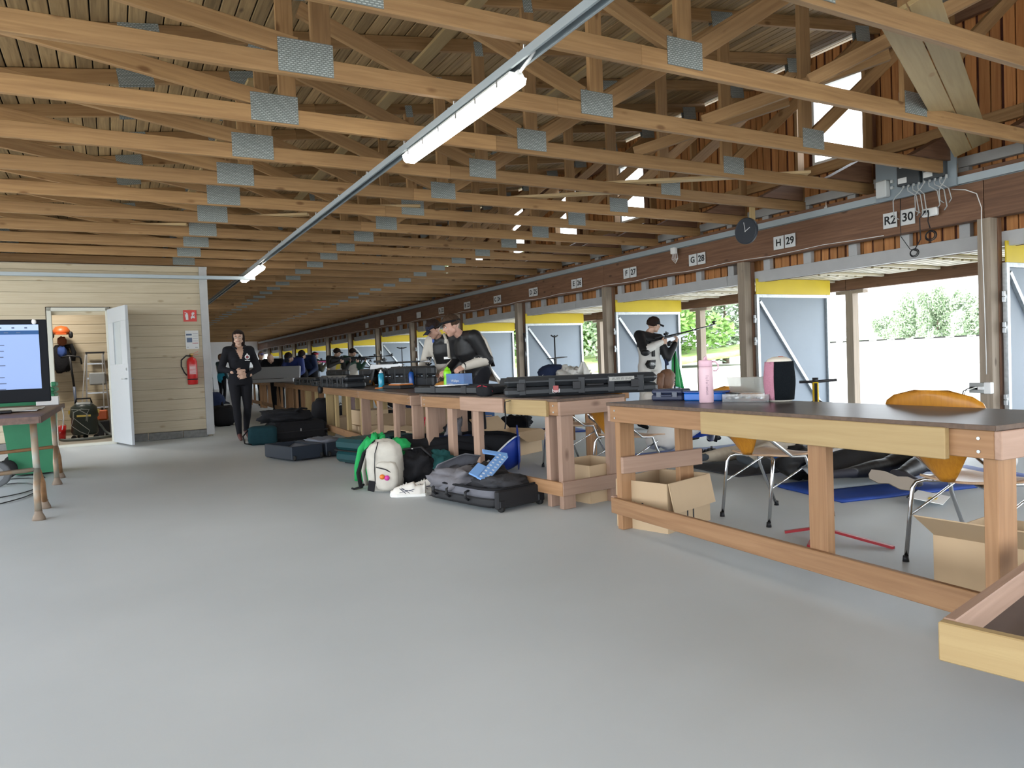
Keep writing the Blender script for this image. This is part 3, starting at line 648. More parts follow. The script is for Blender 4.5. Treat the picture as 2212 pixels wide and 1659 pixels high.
# ------------------------------------------------------------------ benches
TOPM = mat('brown film faced ply', (.075, .062, .058), .33, var=.15, scale=12); EDGE = mat('ply edge', (.12, .075, .05), .7, var=.4, scale=40)
FOOT = STEEL
def bench(label, x0, y0, a, L=2.25, D=.62, z=.775, mats=None, splice=None, legs=(.02, .5, .98), blegs=None, rail=True, back_rail=False, double=False, endrail=False, first=False):
    A, E_, G = mats or (W_TABLE, W_TABLE, W_TABLE)
    t = thing('work_bench', label, 'bench', (x0, y0, 0), math.radians(90+a), 'wooden work benches in the row')
    zt = z-.018
    q = MB(); q.box((L/2, -D/2, z-.009), (L+.03, D+.03, .018), ch=.002); q.build('bench_top', TOPM, t)
    q = MB(); 
    for c, d in (((L/2, .0155, z-.009), (L+.03, .001, .017)), ((-.0155, -D/2, z-.009), (.001, D+.03, .017))): q.box(c, d)
    q.build('top_edge', EDGE, t)
    board('apron', (0, -.013, zt-.05), (L, -.013, zt-.05), .026, .097, A, t); board('apron', (0, -D+.013, zt-.05), (L, -D+.013, zt-.05), .026, .097, A, t)
    board('apron_end', (-.013, 0, zt-.05), (-.013, -D, zt-.05), .026, .097, E_, t); board('apron_end', (L+.013, 0, zt-.05), (L+.013, -D, zt-.05), .026, .097, E_, t)
    for u_ in legs:
        mid = .1 < u_ < .9
        x = .03+u_*(L-.06)
        dx, dy = (.095, .048) if mid else (.048, .11)
        x = min(max(x, dx/2+.002), L-dx/2-.002)
        board('leg', (x, -.028-dy/2, .13 if mid else 0), (x, -.028-dy/2, zt-.002), dx, dy, G, t, up=(0, 1, 0))
    for u_ in (blegs or legs):
        x = min(max(.03+u_*(L-.06), .026), L-.026); board('leg', (x, -D+.028+.055, 0), (x, -D+.028+.055, zt-.002), .048, .11, G, t, up=(0, 1, 0))
    if rail: board('foot_rail', (-.02, -.013, .145), (L+.02, -.013, .145), .028, .095, A, t)
    if back_rail: board('foot_rail', (-.02, -D+.013, .145), (L+.02, -D+.013, .145), .028, .095, A, t)
    if endrail:
        for xx, zz in ((-.013 if endrail == 1 else L+.013, .15), (L-.1, .40))[:1 if endrail == 1 else 2]: board('cross_rail', (xx, -.005, zz), (xx, -D+.005, zz), .026, .1, E_, t)
    if splice:
        for s0_, s1_, dz, mm in splice: board('splice_board', (s0_, .014, zt-.05+dz), (s1_, .014, zt-.05+dz), .028, .112, mm, t)
    for xx in (.05, L-.05):
        for dz in (.03, .075):
            q = MB(); q.lathe([(.006, 0), (.006, .003)], 8, (xx, .0005, zt-dz), (-PI/2, 0, 0)); q.build('screw_head', STEEL, t)
    return t
bench('nearest work bench with dark top and a pale splice board on its front', 2.56, 1.36, -2.0, 2.25, splice=[(.15, 1.41, -.004, W_YELLOW)], mats=(W_TABLE, W_PINK, W_TABLE), endrail=2, legs=(0, .328, 1.), blegs=(0, 1.))
bench('second work bench, pinkish legs, with the long black gun case on top', 2.68, 4.27, 5.0, 2.08, .60, splice=[(.10, .62, 0, W_YELLOW), (.66, 1.32, .004, W_PINK)], mats=(W_TABLE, W_PINK, W_PINK), legs=(.0, .07, .56, .78, 1.), blegs=(0, .95), endrail=1)
bench('third work bench, behind the white backpack and luggage', 2.50, 6.66, -4.5, 2.3, .62, mats=(W_TABLE, W_PINK, W_PINK), legs=(0, .3, .62, 1.))
bench('fourth work bench, with cardboard boxes beneath it', 2.70, 9.02, -3.5, 2.3, .62, mats=(W_TABLE, W_TABLE, W_YELLOW), legs=(0, .35, .7, 1.))
bench('fifth work bench, behind the pile of black bags', 2.90, 11.42, -4, 2.3, .62, mats=(W_TABLE, W_TABLE, W_YELLOW))
bench('sixth work bench, standing right of the walking woman', 3.10, 13.85, -4, 2.4, .62, mats=(W_TABLE, W_PINK, W_TABLE))
bench('seventh work bench, with a large grey case on top', 3.30, 16.4, -4, 2.4, .62)
bench('eighth work bench far down the row', 3.5, 19.0, -3, 2.4, .62); bench('ninth work bench, the last one seen behind the woman', 3.6, 21.6, -1, 2.4, .62)
bench('far bench seen between the shed corner and the woman', 2.6, 27.5, 60, 2.6, .7, legs=(0, .33, .66, 1.))
# low frame at the lower right corner, cut by the edge of the picture
t = thing('wooden_frame', 'pale wooden tray frame cut off by the lower right corner', 'frame', (1.73, 1.05, .29), math.radians(12))
board('side_board', (0, .0, .045), (0, -1.0, .045), .03, .095, W_YELLOW, t); board('side_board', (.016, -.015, .047), (1.0, -.015, .047), .03, .095, W_PINK, t); board('side_board', (.98, 0, .045), (.98, -1., .045), .03, .095, W_YELLOW, t)
q = MB(); q.box((.49, -.5, .02), (.96, .97, .012)); q.build('tray_bottom', TOPM, t)
for xx, yy in ((.55, -.1), (.55, -.9), (.9, -.1), (.9, -.9)): board('leg', (xx, yy, -.29), (xx, yy, .014), .05, .05, W_TABLE, t, up=(1, 0, 0))

# ------------------------------------------------------------------ chairs with orange shell backs
CHROME = mat('chrome tube', (.62, .64, .66), .16, 1.); ORW = wood('orange veneer', (.46, .20, .02), (.38, .15, .015), rand=.04, grain=2.5, rough=.35, ax=2, kn=.01); SEATW = wood('beech seat', (.46, .31, .20), (.40, .26, .16), rand=.05, grain=2, rough=.35, kn=.01)
def make_chair():
    t = thing('stacking_chair', '', 'chair')     # faces +X locally, back at x=0
    z = .405
    def seat(s, v):
        wv = .5*(.30+.12*s); return (.03+.40*s, (v-.5)*2*wv*(1-.0*s), z+.012-.02*math.sin(PI*s)+.03*(abs(v-.5)*2)**2*.4-.02*max(0, s-.8)*4)
    q = MB(); q.grid(seat, 10, 8, .011); q.build('seat', SEATW, t)
    def back(s, v):
        h = .43*s; wv = .035+.21*min(1, (s/.75))**.9 if s < .82 else .245*math.sqrt(max(0, 1-((s-.82)/.19)**2))*.97+.006
        return (-.02-.10*s-.02*math.sin(PI*s)+.03*(abs(v-.5)*2)**2, (v-.5)*2*wv, z+.01+h)
    q = MB(); q.grid(back, 16, 10, .010); q.build('backrest', ORW, t)
    for s in (-1, 1):
        q = MB(); q.tube([(-.03, s*.19, .0), (.02, s*.185, z-.05), (.035, s*.175, z-.02), (.06, s*.15, z-.008), (.10, s*.08, z-.005)], .0105, 10); q.build('leg', CHROME, t)
        q = MB(); q.tube([(.50, s*.22, .0), (.33, s*.20, z-.1), (.30, s*.19, z-.01), (.20, s*.17, z-.004), (-.05, s*.165, z+.16), (-.07, s*.16, z+.2)], .0105, 10); q.build('leg', CHROME, t)
        q = MB(); q.tube([(.0, s*.187, z*.55), (.36, s*.19, z-.05)], .006, 8); q.build('brace', CHROME, t)
        for xx, yy in ((-.03, .19), (.50, .22)): q = MB(); q.lathe([(.016, 0), (.013, .03)], 10, (xx, s*yy, 0)); q.build('rubber_foot', BLACK, t)
    return t
c0 = make_chair(); CG = 'orange backed stacking chairs'
spots = [(3.42, 3.27, 0, 'orange backed chrome chair behind the middle leg of the nearest bench'), (3.36, 2.0, -4, 'orange backed chair rising above the nearest bench top at right'),
         (3.47, 4.77, 8, 'orange backed chair with dark blue cloth behind the second bench corner'), (3.72, 5.95, 10, 'chair half hidden by the second bench leg, orange tip showing'),
         (3.5, 7.9, 15, 'orange backed chair behind the third bench, left of the blue foam mat'), (3.45, 10.5, -10, 'small orange backed chair far behind the fourth bench')]
for i, (x, y, a, lab) in enumerate(spots):
    if i == 0: c0.location = (x, y, 0); c0.rotation_euler = (0, 0, math.radians(a)); c0['label'] = lab; c0['group'] = CG
    else: dup(c0, (x, y, 0), math.radians(a), lab, CG)

# ------------------------------------------------------------------ cardboard boxes
CARD = mat('cardboard', (.50, .36, .22), .85, var=.1, scale=3, stretch=(1, 1, .3), rand=.12); CARDI = mat('cardboard inside', (.36, .25, .145), .9)
def carton(label, x, y, rz, w_, d, h, flaps=(1, 1, 0, 0), z=0., ink=None, closed=False):
    """flaps: fold angle of the four flaps (0 = upright, 1 = hanging outside)"""
    t = thing('cardboard_box', label, 'box', (x, y, z), math.radians(rz), 'cardboard boxes under the benches')
    th = .005
    q = MB()
    for c, dd in (((0, -d/2, h/2), (w_, th, h)), ((0, d/2, h/2), (w_, th, h)), ((-w_/2, 0, h/2), (th, d, h)), ((w_/2, 0, h/2), (th, d, h)), ((0, 0, th/2), (w_, d, th))): q.box(c, dd)
    if closed: q.box((0, 0, h-th/2), (w_, d, th))
    q.build('box_body', [CARD], t)
    if closed:
        q = MB(); q.box((0, 0, h+.0008), (w_+.002, .05, .001)); q.build('tape', mat('parcel tape', (.45, .28, .12), .3), t)
    for k, fl in enumerate(flaps if not closed else ()):
        if fl is None: continue
        ln = w_ if k < 2 else d; s = 1 if k % 2 else -1; an = fl*math.radians(165); fh = min(w_, d)*.48
        o = Vector((0, s*d/2, h)) if k < 2 else Vector((s*w_/2, 0, h)); out = Vector((0, s, 0)) if k < 2 else Vector((s, 0, 0))
        dr = out*math.sin(an)+Vector((0, 0, math.cos(an))); ax_ = Vector((1, 0, 0)) if k < 2 else Vector((0, 1, 0))
        o = o+out*(.004+.003*fl); q = MB(); c = o+dr*fh/2; q.box((0, 0, 0), (ln*.98, th, fh), None); me = q.mesh('flap'); me.materials.append(CARD)
        fo = link('flap', me, t); mt = Matrix((ax_, dr.cross(ax_), dr)).transposed().to_4x4(); mt.translation = c; fo.matrix_local = mt
    if ink:
        for s_, (px_, py_, pz_), rot, sz in ink: text('handwriting', s_, sz, INK, t, (px_, py_, pz_), rot)
    return t
# the near box: its corner toward the camera at (2.80, 3.30)
carton('open cardboard box marked 11 behind the foot rail of the nearest bench', 2.985, 3.55, 16, .47, .37, .295, (1.02, None, None, 1.0), ink=[('11', (-.2385, .02, .12), (PI/2, 0, -PI/2), .12), ('11.', (.02, -.1885, .06), (PI/2, 0, 0), .13)])
carton('open cardboard box under the near end of the second bench', 3.14, 4.57, 10, .42, .42, .275, (None, None, None, None))
carton('wide open cardboard box behind the black and blue duffel bag', 3.95, 7.30, 25, .55, .45, .26, (.7, .3, .6, .8))
carton('cardboard box at the right edge behind the last bench leg', 3.34, 1.70, 6, .5, .42, .235, (None, None, .35, None))
carton('closed cardboard box under the fourth bench', 3.12, 9.95, -5, .40, .5, .24, closed=True, z=0); carton('second cardboard box stacked on the closed one under the fourth bench', 3.14, 9.98, 2, .38, .45, .2, closed=True, z=.245)
carton('open cardboard box with spread flaps between the third and fourth bench', 3.25, 8.75, 12, .5, .42, .30, (.55, .3, .7, .55)); carton('tall open carton beside the black case under the third bench', 3.15, 7.75, 10, .42, .40, .36, (.1, 0, .6, 0))
carton('cardboard box under the fifth bench', 3.3, 12.3, 0, .6, .5, .22, closed=True); carton('cardboard box under the sixth bench', 3.6, 14.9, 0, .6, .5, .25, closed=True)

# ------------------------------------------------------------------ helpers for soft and hard luggage
def soft(b, c, d, e=.45, nz=.06, seed=0, n=22, m=14, R=None, sag=0.):
    """superellipsoid of size d, e = squareness (1 ball, .3 boxy), lumpy with nz"""
    vs = []; fs = []; c = Vector(c); sp = lambda t, k: math.copysign(abs(t)**k, t)
    if R is not None and not isinstance(R, Matrix): R = Euler(R).to_matrix()
    for i in range(m+1):
        ph = -PI/2+PI*i/m
        for j in range(n):
            th = 2*PI*j/n; x = sp(math.cos(ph), e)*sp(math.cos(th), e); y = sp(math.cos(ph), e)*sp(math.sin(th), e); z = sp(math.sin(ph), e)
            k = 1+nz*mnoise.noise(Vector((x*2.2+seed, y*2.2, z*2.2)))+nz*.5*mnoise.noise(Vector((x*6, y*6+seed, z*6)))
            zz = z*k; zz = max(zz, -1.) 
            q = Vector((x*d[0]/2*k, y*d[1]/2*k, zz*d[2]/2-sag*(x*x+y*y)*max(z, 0)*d[2]/2))
            if R is not None: q = R @ q
            vs.append(q+c)
    for i in range(m):
        for j in range(n): fs.append((i*n+j, i*n+(j+1) % n, (i+1)*n+(j+1) % n, (i+1)*n+j))
    return b.add(vs, fs, True)
def cloth(name, col, rough=.85, bump=.35, scale=18, var=.15): return mat(name, col, rough, var=var, bump=bump, scale=scale)
def S(name, mm_, parent, *a, **k): return soft(MB(), *a, **k).build(name, mm_, parent)
def B(name, m, parent, c, d, R=None, ch=0.): return MB().box(c, d, R, ch).build(name, m, parent)
def Tb(name, m, parent, pts, r_, n=8, **k): return MB().tube(pts, r_, n, **k).build(name, m, parent)
DGREY = cloth('dark grey cloth', (.05, .05, .055)); GREYC = cloth('mid grey cloth', (.15, .145, .16)); NAVY = cloth('navy cloth', (.02, .03, .07)); NAVYP = mat('navy plastic', (.022, .028, .06), .4)
TEALC = cloth('dark teal cloth', (.015, .07, .07)); CREAM = cloth('cream canvas', (.52, .49, .43), bump=.15); GREENC = cloth('bright green cloth', (.01, .36, .09)); REDC = cloth('red cloth', (.55, .02, .05))
BLUEM = mat('blue foam', (.012, .055, .30), .6, var=.2, scale=5, bump=.1); BLUEV = mat('royal blue vinyl', (.01, .04, .28), .45)
RUB = mat('rubber', (.02, .02, .02), .7)
def wheel(b, c, r_, w_, ax=(0, 1, 0)):
    R = Vector((0, 0, 1)).rotation_difference(Vector(ax)).to_matrix(); return b.lathe([(.4*r_, -w_/2), (r_*.9, -w_/2), (r_, -w_*.3), (r_, w_*.3), (r_*.9, w_/2), (.4*r_, w_/2)], 16, c, R)

# ------------------------------------------------------------------ on the nearest bench
ZB = .776
t = thing('hard_case', 'small navy plastic case on the nearest bench end', 'case', (2.98, 3.44, ZB), math.radians(118))
B('case_base', NAVYP, t, (0, 0, .018), (.20, .15, .036), ch=.008); B('case_lid', NAVYP, t, (0, 0, .052), (.20, .15, .030), ch=.010); B('latch', mat('latch grey', (.06, .07, .10), .4), t, (-.05, .077, .036), (.03, .006, .03)); B('latch', MATS['latch grey'], t, (.05, .077, .036), (.03, .006, .03)); B('handle', NAVYP, t, (0, .083, .03), (.07, .012, .012), ch=.003)
t = thing('plastic_box', 'blue flat plastic box behind the pink bottle', 'box', (3.06, 3.22, ZB), math.radians(115))
BLP = mat('bright blue plastic', (.005, .12, .50), .35); B('box_body', BLP, t, (0, 0, .022), (.235, .13, .044), ch=.006); B('box_lid', mat('deep blue lid', (.005, .05, .27), .35), t, (0, 0, .049), (.237, .132, .01), ch=.003)
t = thing('water_bottle', 'pale pink water bottle with loop lid standing on the nearest bench', 'bottle', (2.895, 3.05, ZB), math.radians(-5))
PK = mat('pale pink enamel', (.62, .42, .47), .45); b = MB()
b.lathe([(.0, 0), (.036, 0), (.0395, .004), (.0395, .185), (.037, .198), (.0355, .20)], 32).build('bottle_body', PK, t)
MB().lathe([(.036, .2005), (.0375, .203), (.0375, .232), (.034, .238), (.0, .239)], 32).build('lid', mat('pink plastic lid', (.60, .38, .45), .5), t)
b = MB(); b.tube([(.008, -.0, .236), (.008, 0, .25), (0, 0, .256), (-.006, 0, .25), (-.006, 0, .237)], .006, 8); b.build('spout', MATS['pink plastic lid'], t)
Tb('carry_loop', MATS['pink plastic lid'], t, [(.024, -.026, .228), (.034, -.044, .226), (.040, -.058, .208), (.040, -.058, .19), (.034, -.047, .176), (.026, -.034, .178)], .0045, 8)
# lettering runs down the bottle, facing the camera
vd = math.atan2(-3.05, -2.895)
for k, chx in enumerate('lululemon'):
    a = vd+math.radians(5)+.16; rr_ = .0398; text('lettering', chx, .024, mat('pink ink', (.20, .12, .15), .5), t, (rr_*math.cos(a), rr_*math.sin(a), .150-.0125*k), (PI/2, PI/2, a+PI/2), ext=.0002)
CLR = mat('clear plastic', (.82, .84, .85), .12, trans=.85, alpha=.55); CLR2 = mat('frosted lid', (.80, .80, .74), .25, trans=.6, alpha=.7)
t = thing('organiser_box', 'clear plastic organiser box with its lid standing open', 'box', (3.10, 2.93, ZB), math.radians(118))
q = MB()
for c, d in (((0, 0, .002), (.25, .17, .003)), ((0, .085, .022), (.25, .003, .042)), ((0, -.085, .022), (.25, .003, .042)), ((.125, 0, .022), (.003, .17, .042)), ((-.125, 0, .022), (.003, .17, .042))): q.box(c, d)
q.build('tray', CLR, t); B('open_lid', CLR2, t, (.03, -.135, .085), (.25, .006, .125), (-.75, 0, 0))
rr = random.Random(11)
for k in range(9): MB().lathe([(.006, 0), (.006, .03)], 8, (-.105+.024*k, rr.uniform(-.06, .07), .02), (PI/2, 0, rr.uniform(0, 1))).build('small_part', mat('tin parts', (.45, .45, .46), .3, .8) if k % 3 else BLACK, t)
b = MB(); b.box((-.06, -.02, .008), (.09, .1, .010)); b.build('paper_bag', mat('brown packet', (.25, .09, .05), .7), t)
t = thing('padded_roll', 'fuzzy black and pink knee roll standing on the nearest bench', 'roll', (3.17, 2.78, ZB), math.radians(40))
def sect(a0, a1, m_, nm):
    q = MB(); n_ = 16
    def fn(s, v):
        a = a0+(a1-a0)*s; r_ = .071*(1-.05*math.cos(PI*2*v)) if 0 < v < 1 else .066
        return (r_*math.cos(a), r_*math.sin(a), .010+.205*v)
    q.grid(fn, n_, 10, -.008).build(nm, m_, t)
ca = math.atan2(-2.78, -3.17)-math.radians(40)
sect(ca-2.3, ca+.35, mat('fuzzy black', (.008, .010, .012), 1., bump=.6, scale=120, spec=.05), 'black_side') if False else sect(ca-.35, ca+3.0, mat('fuzzy black', (.008, .010, .012), 1., bump=.6, scale=120, spec=.05), 'black_side')
sect(ca-2.4, ca-.36, mat('fuzzy pink', (.46, .20, .27), .95, bump=.6, scale=120), 'pink_side'); sect(ca+3.01, ca-2.41+2*PI, MATS['fuzzy black'], 'black_side')
CRM = mat('cream leather', (.60, .55, .47), .7, bump=.1); MB().lathe([(.0, 0), (.058, 0), (.066, .006), (.064, .014), (.0, .014)], 24).build('base_cap', CRM, t); MB().lathe([(.068, .212), (.06, .228), (.035, .240), (.0, .244)], 24).build('top_cap', CRM, t); B('top_patch', mat('red leather', (.30, .06, .03), .6), t, (-.01, -.01, .243), (.04, .025, .003))
t = thing('gadget_row', 'dark tool pouch lying behind the clear organiser box', 'pouch', (3.12, 3.13, ZB), math.radians(110)); S('pouch', BLACKF, t, (0, 0, .02), (.16, .06, .045), e=.5, nz=.2, seed=3); B('buckle', WHITE, t, (-.06, .02, .03), (.04, .02, .01))

# ------------------------------------------------------------------ rifles and stands
GUN = mat('gun steel', (.03, .032, .035), .3, .7); ALU = mat('brushed aluminium', (.45, .46, .48), .35, .8); BLA = mat('blue anodised', (.02, .06, .35), .3, .6)
def rifle(label, loc, rot, stock=ALU, sub=None):
    """target rifle along local +X, origin at the grip"""
    t = thing('target_rifle', label, 'rifle', loc, 0, None, rot)
    Tb('barrel', GUN, t, [(.16, 0, .03), (.45, 0, .03), (.70, 0, .03)], [.013, .011, .0105]); Tb('barrel_tube', ALU if stock is ALU else stock, t, [(.70, 0, .03), (.90, 0, .03)], .012)
    MB().tube([(-.10, 0, .03), (.20, 0, .03)], .017).box((.02, 0, .02), (.28, .03, .035), ch=.006).build('receiver', GUN, t)
    q = MB(); q.prism([(-.34, -.05), (-.32, .015), (-.12, .01), (-.02, .01), (.34, .008), (.36, -.01), (.10, -.04), (.03, -.045), (-.02, -.03), (-.10, -.03), (-.2, -.045)], (0, .035, 0), (0, -.0175, 0), (1, 0, 0), (0, 0, 1)); q.build('stock', stock, t)
    q = MB(); q.box((-.345, 0, -.04), (.016, .04, .13), (0, .15, 0), ch=.006); q.tube([(-.35, 0, .02), (-.40, 0, .05)], .006); q.tube([(-.35, 0, -.09), (-.38, 0, -.14)], .006); q.build('butt_plate', GUN, t)
    q = MB(); q.box((-.19, 0, .055), (.15, .035, .03), ch=.010); q.tube([(-.19, 0, 0), (-.19, 0, .05)], .007); q.build('cheek_piece', BLACK, t)
    q = MB(); q.tube([(.0, 0, -.02), (-.03, 0, -.11)], .018, 8); q.build('grip', BLACK, t)
    q = MB(); q.box((-.04, 0, .055), (.04, .02, .03)); q.tube([(-.08, 0, .075), (-.01, 0, .075)], .017, 12); q.box((-.04, .02, .075), (.015, .03, .015)); q.box((-.04, 0, .10), (.015, .015, .02)); q.build('rear_sight', GUN, t)
    q = MB(); q.box((.86, 0, .048), (.03, .012, .025)); q.tube([(.83, 0, .073), (.90, 0, .073)], .013, 12); q.build('front_sight', GUN, t)
    q = MB(); q.box((.24, 0, -.06), (.05, .03, .05), ch=.005); q.box((.24, 0, -.10), (.09, .05, .016), ch=.004); q.build('hand_rest', stock, t)
    return t
def stand(label, loc, h, col=BLACK, head=.16, rest=None, feet=.26, rz=0., tone=None, name='rifle_stand'):
    t = thing(name, label, 'stand', loc, rz)
    Tb('pole', tone or col, t, [(0, 0, .10), (0, 0, h*.55)], .013); Tb('pole', col, t, [(0, 0, h*.5), (0, 0, h)], .010)
    for k in range(3):
        a = 2*PI*k/3; Tb('leg', col, t, [(0, 0, .12), (feet*math.cos(a), feet*math.sin(a), .012)], .010, 6)
    b = MB(); b.tube([(-head/2, 0, h-.004), (-head*.2, 0, h-.02), (head*.2, 0, h-.02), (head/2, 0, h-.004)], .011, 8); b.build('cradle', col, t)
    if rest:
        z_, ln = rest; b = MB(); b.box((.05, 0, z_), (ln, .12, .012), (0, -.05, 0), ch=.003); b.box((0, 0, z_-.05), (.03, .03, .1)); b.build('side_tray', BLACK, t)
    return t
YST = mat('yellow enamel', (.62, .42, .01), .35)
t = thing('scope_stand', 'yellow and black pole with a black crossbar top behind the nearest bench', 'stand', (3.47, 2.79, 0))
Tb('pole', YST, t, [(0, 0, .02), (0, 0, .865)], .017, 12); Tb('stripe', BLACK, t, [(-.010, -.010, .1), (-.010, -.010, .86)], .009, 6); MB().tube([(-.06, .06, .868), (.0, .0, .868), (.09, -.07, .874)], .008, 8).tube([(0, 0, .86), (0, 0, .89)], .016, 10).build('crossbar', BLACK, t)
RST = mat('red enamel', (.30, .012, .02), .35)
for x_, y_ in ((-.13, .13), (.03, -.43), (-.28, -.16)): b = MB(); b.bar((0, 0, .04), (x_, y_, .008), .022, .014); b.build('leg', RST, t)
stand('black rifle stand with flat side tray before a grey shutter left of the white bag', (5.64, 9.0, 0), 1.40, head=.16, rest=(1.07, .36), rz=.4)
stand('tall black tripod stand whose legs show under the second bench', (5.01, 8.78, 0), 1.43, head=.02, feet=.28)
stand('thin black stand with a T top before the shutter left of the two men', (5.5, 15.0, 0), 1.44, head=.22)
stand('black stand with a flat tray among the far shooters', (4.6, 14.4, 0), 1.05, head=.3, rest=(1.0, .3))
# ------------------------------------------------------------------ second bench
PC = mat('black case shell', (.022, .024, .027), .42, bump=.05, scale=40)
def gun_case(label, loc, rz, L=1.12, Wd=.30, H=.145, name='gun_case', ribs=5, lab=True, group=None, rot=None):
    t = thing(name, label, 'case', loc, math.radians(rz), group, rot)
    b = MB(); b.box((L/2, 0, H*.25), (L, Wd, H*.5-.004), ch=.022); b.build('case_base', PC, t)
    b = MB(); b.box((L/2, 0, H*.76), (L, Wd, H*.47), ch=.03); b.build('case_lid', PC, t)
    for k in range(ribs):
        x = L*(k+.6)/(ribs+.2)
        for s in (-1, 1): b = MB(); b.box((x, s*(Wd/2-.002), H*.5), (.05, .012, H*.84), ch=.005); b.build('rib', PC, t)
    for x in (L*.12, L*.5, L*.86):
        b = MB(); b.box((x+.04, Wd/2+.010, H*.5), (.06, .016, .06), ch=.004); b.build('latch', BLACK, t)
    Tb('handle', BLACK, t, [(L*.36, Wd/2, H*.5), (L*.37, Wd/2+.03, H*.5), (L*.46, Wd/2+.03, H*.5), (L*.47, Wd/2, H*.5)], .009)
    if lab:
        b = MB(); b.box((L*.24, Wd/2+.0085, H*.74), (.19, .003, .032)); b.build('name_strip', mat('taped label', (.30, .30, .28), .6), t)
        text('handwriting', '///.//// /// //-///', .028, INK, t, (L*.24, Wd/2+.0105, H*.74), (PI/2, 0, PI), ext=.0003)
        b = MB(); b.box((L*.67, Wd/2+.006, H*.35), (.04, .003, .05)); b.build('sticker', mat('red sticker', (.30, .05, .05), .5), t); text('sticker_print', 'bud', .04, SIGNW, t, (L*.67, Wd/2+.008, H*.26), (PI/2, 0, PI), ext=.0004)
    return t
# long case lying across the bench: local +Y faces the camera
gun_case('long black gun case with a taped name label, lying on the second bench', (3.66, 4.42, ZB), 154, 1.16, .27, .15)
t = thing('strap', 'black strap hanging over the front edge of the second bench', 'strap', (2.575, 4.80, .80)); MB().grid(lambda s, v: (-.012-.005*math.sin(6*s)+(.10 if s < .08 else 0), .02*v+.03*s*s, -.02-.24*s), 14, 1, .002).build('webbing', BLACKF, t)
t = thing('pouch', 'small black pouch with red piping at the edge of the second bench', 'pouch', (2.60, 5.22, ZB), math.radians(20)); S('pouch_body', BLACKF, t, (0, 0, .045), (.09, .16, .09), e=.6, nz=.05); Tb('piping', REDC, t, [(-.045*math.cos(a)-.002, .078*math.sin(a), .045+.0*a+.043*math.cos(a)) for a in [k*.4 for k in range(16)]], .003, 6)
t = thing('open_gun_case', 'open black gun case overhanging the second and third bench, papers inside', 'case', (2.50, 6.52, ZB+.0), math.radians(-76))
for k, (w0, zz, nm) in enumerate(((.27, 0, 'case_base'), (.27, 0, 'case_lid'))):
    yo = .14+.29*k; b = MB(); b.box((.55, yo, .012), (1.1, w0, .02), ch=.008)
    for c, d in (((.55, yo-w0/2, .035), (1.1, .02, .06)), ((.55, yo+w0/2, .035), (1.1, .02, .06)), ((0.01, yo, .035), (.02, w0, .06)), ((1.09, yo, .035), (.02, w0, .06))): b.box(c, d, None, .008)
    b.build(nm, PC, t)
b = MB(); b.box((.55, .14, .045), (1.05, .23, .035)); b.build('foam', mat('grey foam', (.06, .06, .065), .95, bump=.9, scale=60), t)
b = MB()
for k in range(4): b.box((.28+.05*k, .10+.02*k, .068+.003*k), (.20, .12, .004), (0, 0, .2*k-.2))
b.build('papers', WHITE, t)
for x in (.3, .75): B('latch', BLACK, t, (x, -.005, .04), (.07, .012, .07), ch=.004)
def flask(label, loc, r_, h, m_, lid, shape=0, name='drink_bottle'):
    t = thing(name, label, 'bottle', loc)
    prof = [(.0, 0), (r_*.9, 0), (r_, .01), (r_, h*.42), (r_*.9, h*.47), (r_*.9, h*.52), (r_, h*.57), (r_, h*.78), (r_*.7, h*.86)] if shape == 0 else [(0, 0), (r_*.92, 0), (r_, .01), (r_, h*.72), (r_*.6, h*.82)]
    MB().lathe(prof+[(0, prof[-1][1])], 20).build('bottle_body', m_, t)
    z0 = prof[-1][1]; MB().lathe([(r_*.72, z0), (r_*.7, z0+h*.06), (r_*.3, z0+h*.09), (r_*.28, h), (0, h)], 16).build('cap', lid, t)
    return t
LIME = mat('lime bottle plastic', (.22, .62, .01), .35); LB = mat('light blue plastic', (.02, .40, .62), .2, trans=.3); DB = mat('deep blue plastic', (.01, .09, .40), .25, trans=.2)
flask('lime green sports bottle on the bench before the man in black', (3.12, 7.15, ZB), .041, .24, LIME, LIME)
t = thing('ammo_carton', 'blue printed carton beside the green bottle on the third bench', 'box', (3.02, 6.63, ZB+.05), math.radians(110))
B('carton_body', mat('blue print', (.01, .16, .42), .4, col2=(.008, .05, .20), scale=4), t, (0, 0, .062), (.25, .12, .118), ch=.002)
text('brand_print', 'Wilkpro', .035, SIGNW, t, (.0, .061, .03), (PI/2, 0, PI), ext=.0003) if False else text('carton_print', 'Wulkpo', .034, SIGNW, t, (.0, .0612, .05), (PI/2, 0, PI), ext=.0003); text('carton_print', 'Cmplus', .026, SIGNW, t, (.07, .0612, .018), (PI/2, 0, PI), ext=.0003)
t = thing('open_case', 'shallow black open case at the back of the second bench', 'case', (3.05, 5.55, ZB), math.radians(-78)); 
b = MB(); b.box((0, 0, .01), (.8, .26, .02), ch=.006); b.box((0, .13, .03), (.8, .015, .06)); b.box((0, -.13, .03), (.8, .015, .06)); b.box((.4, 0, .03), (.015, .26, .06)); b.box((-.4, 0, .03), (.015, .26, .06)); b.build('case_base', PC, t); B('case_lid', PC, t, (0, .16, .065), (.78, .02, .11), (-.3, 0, 0), ch=.006)
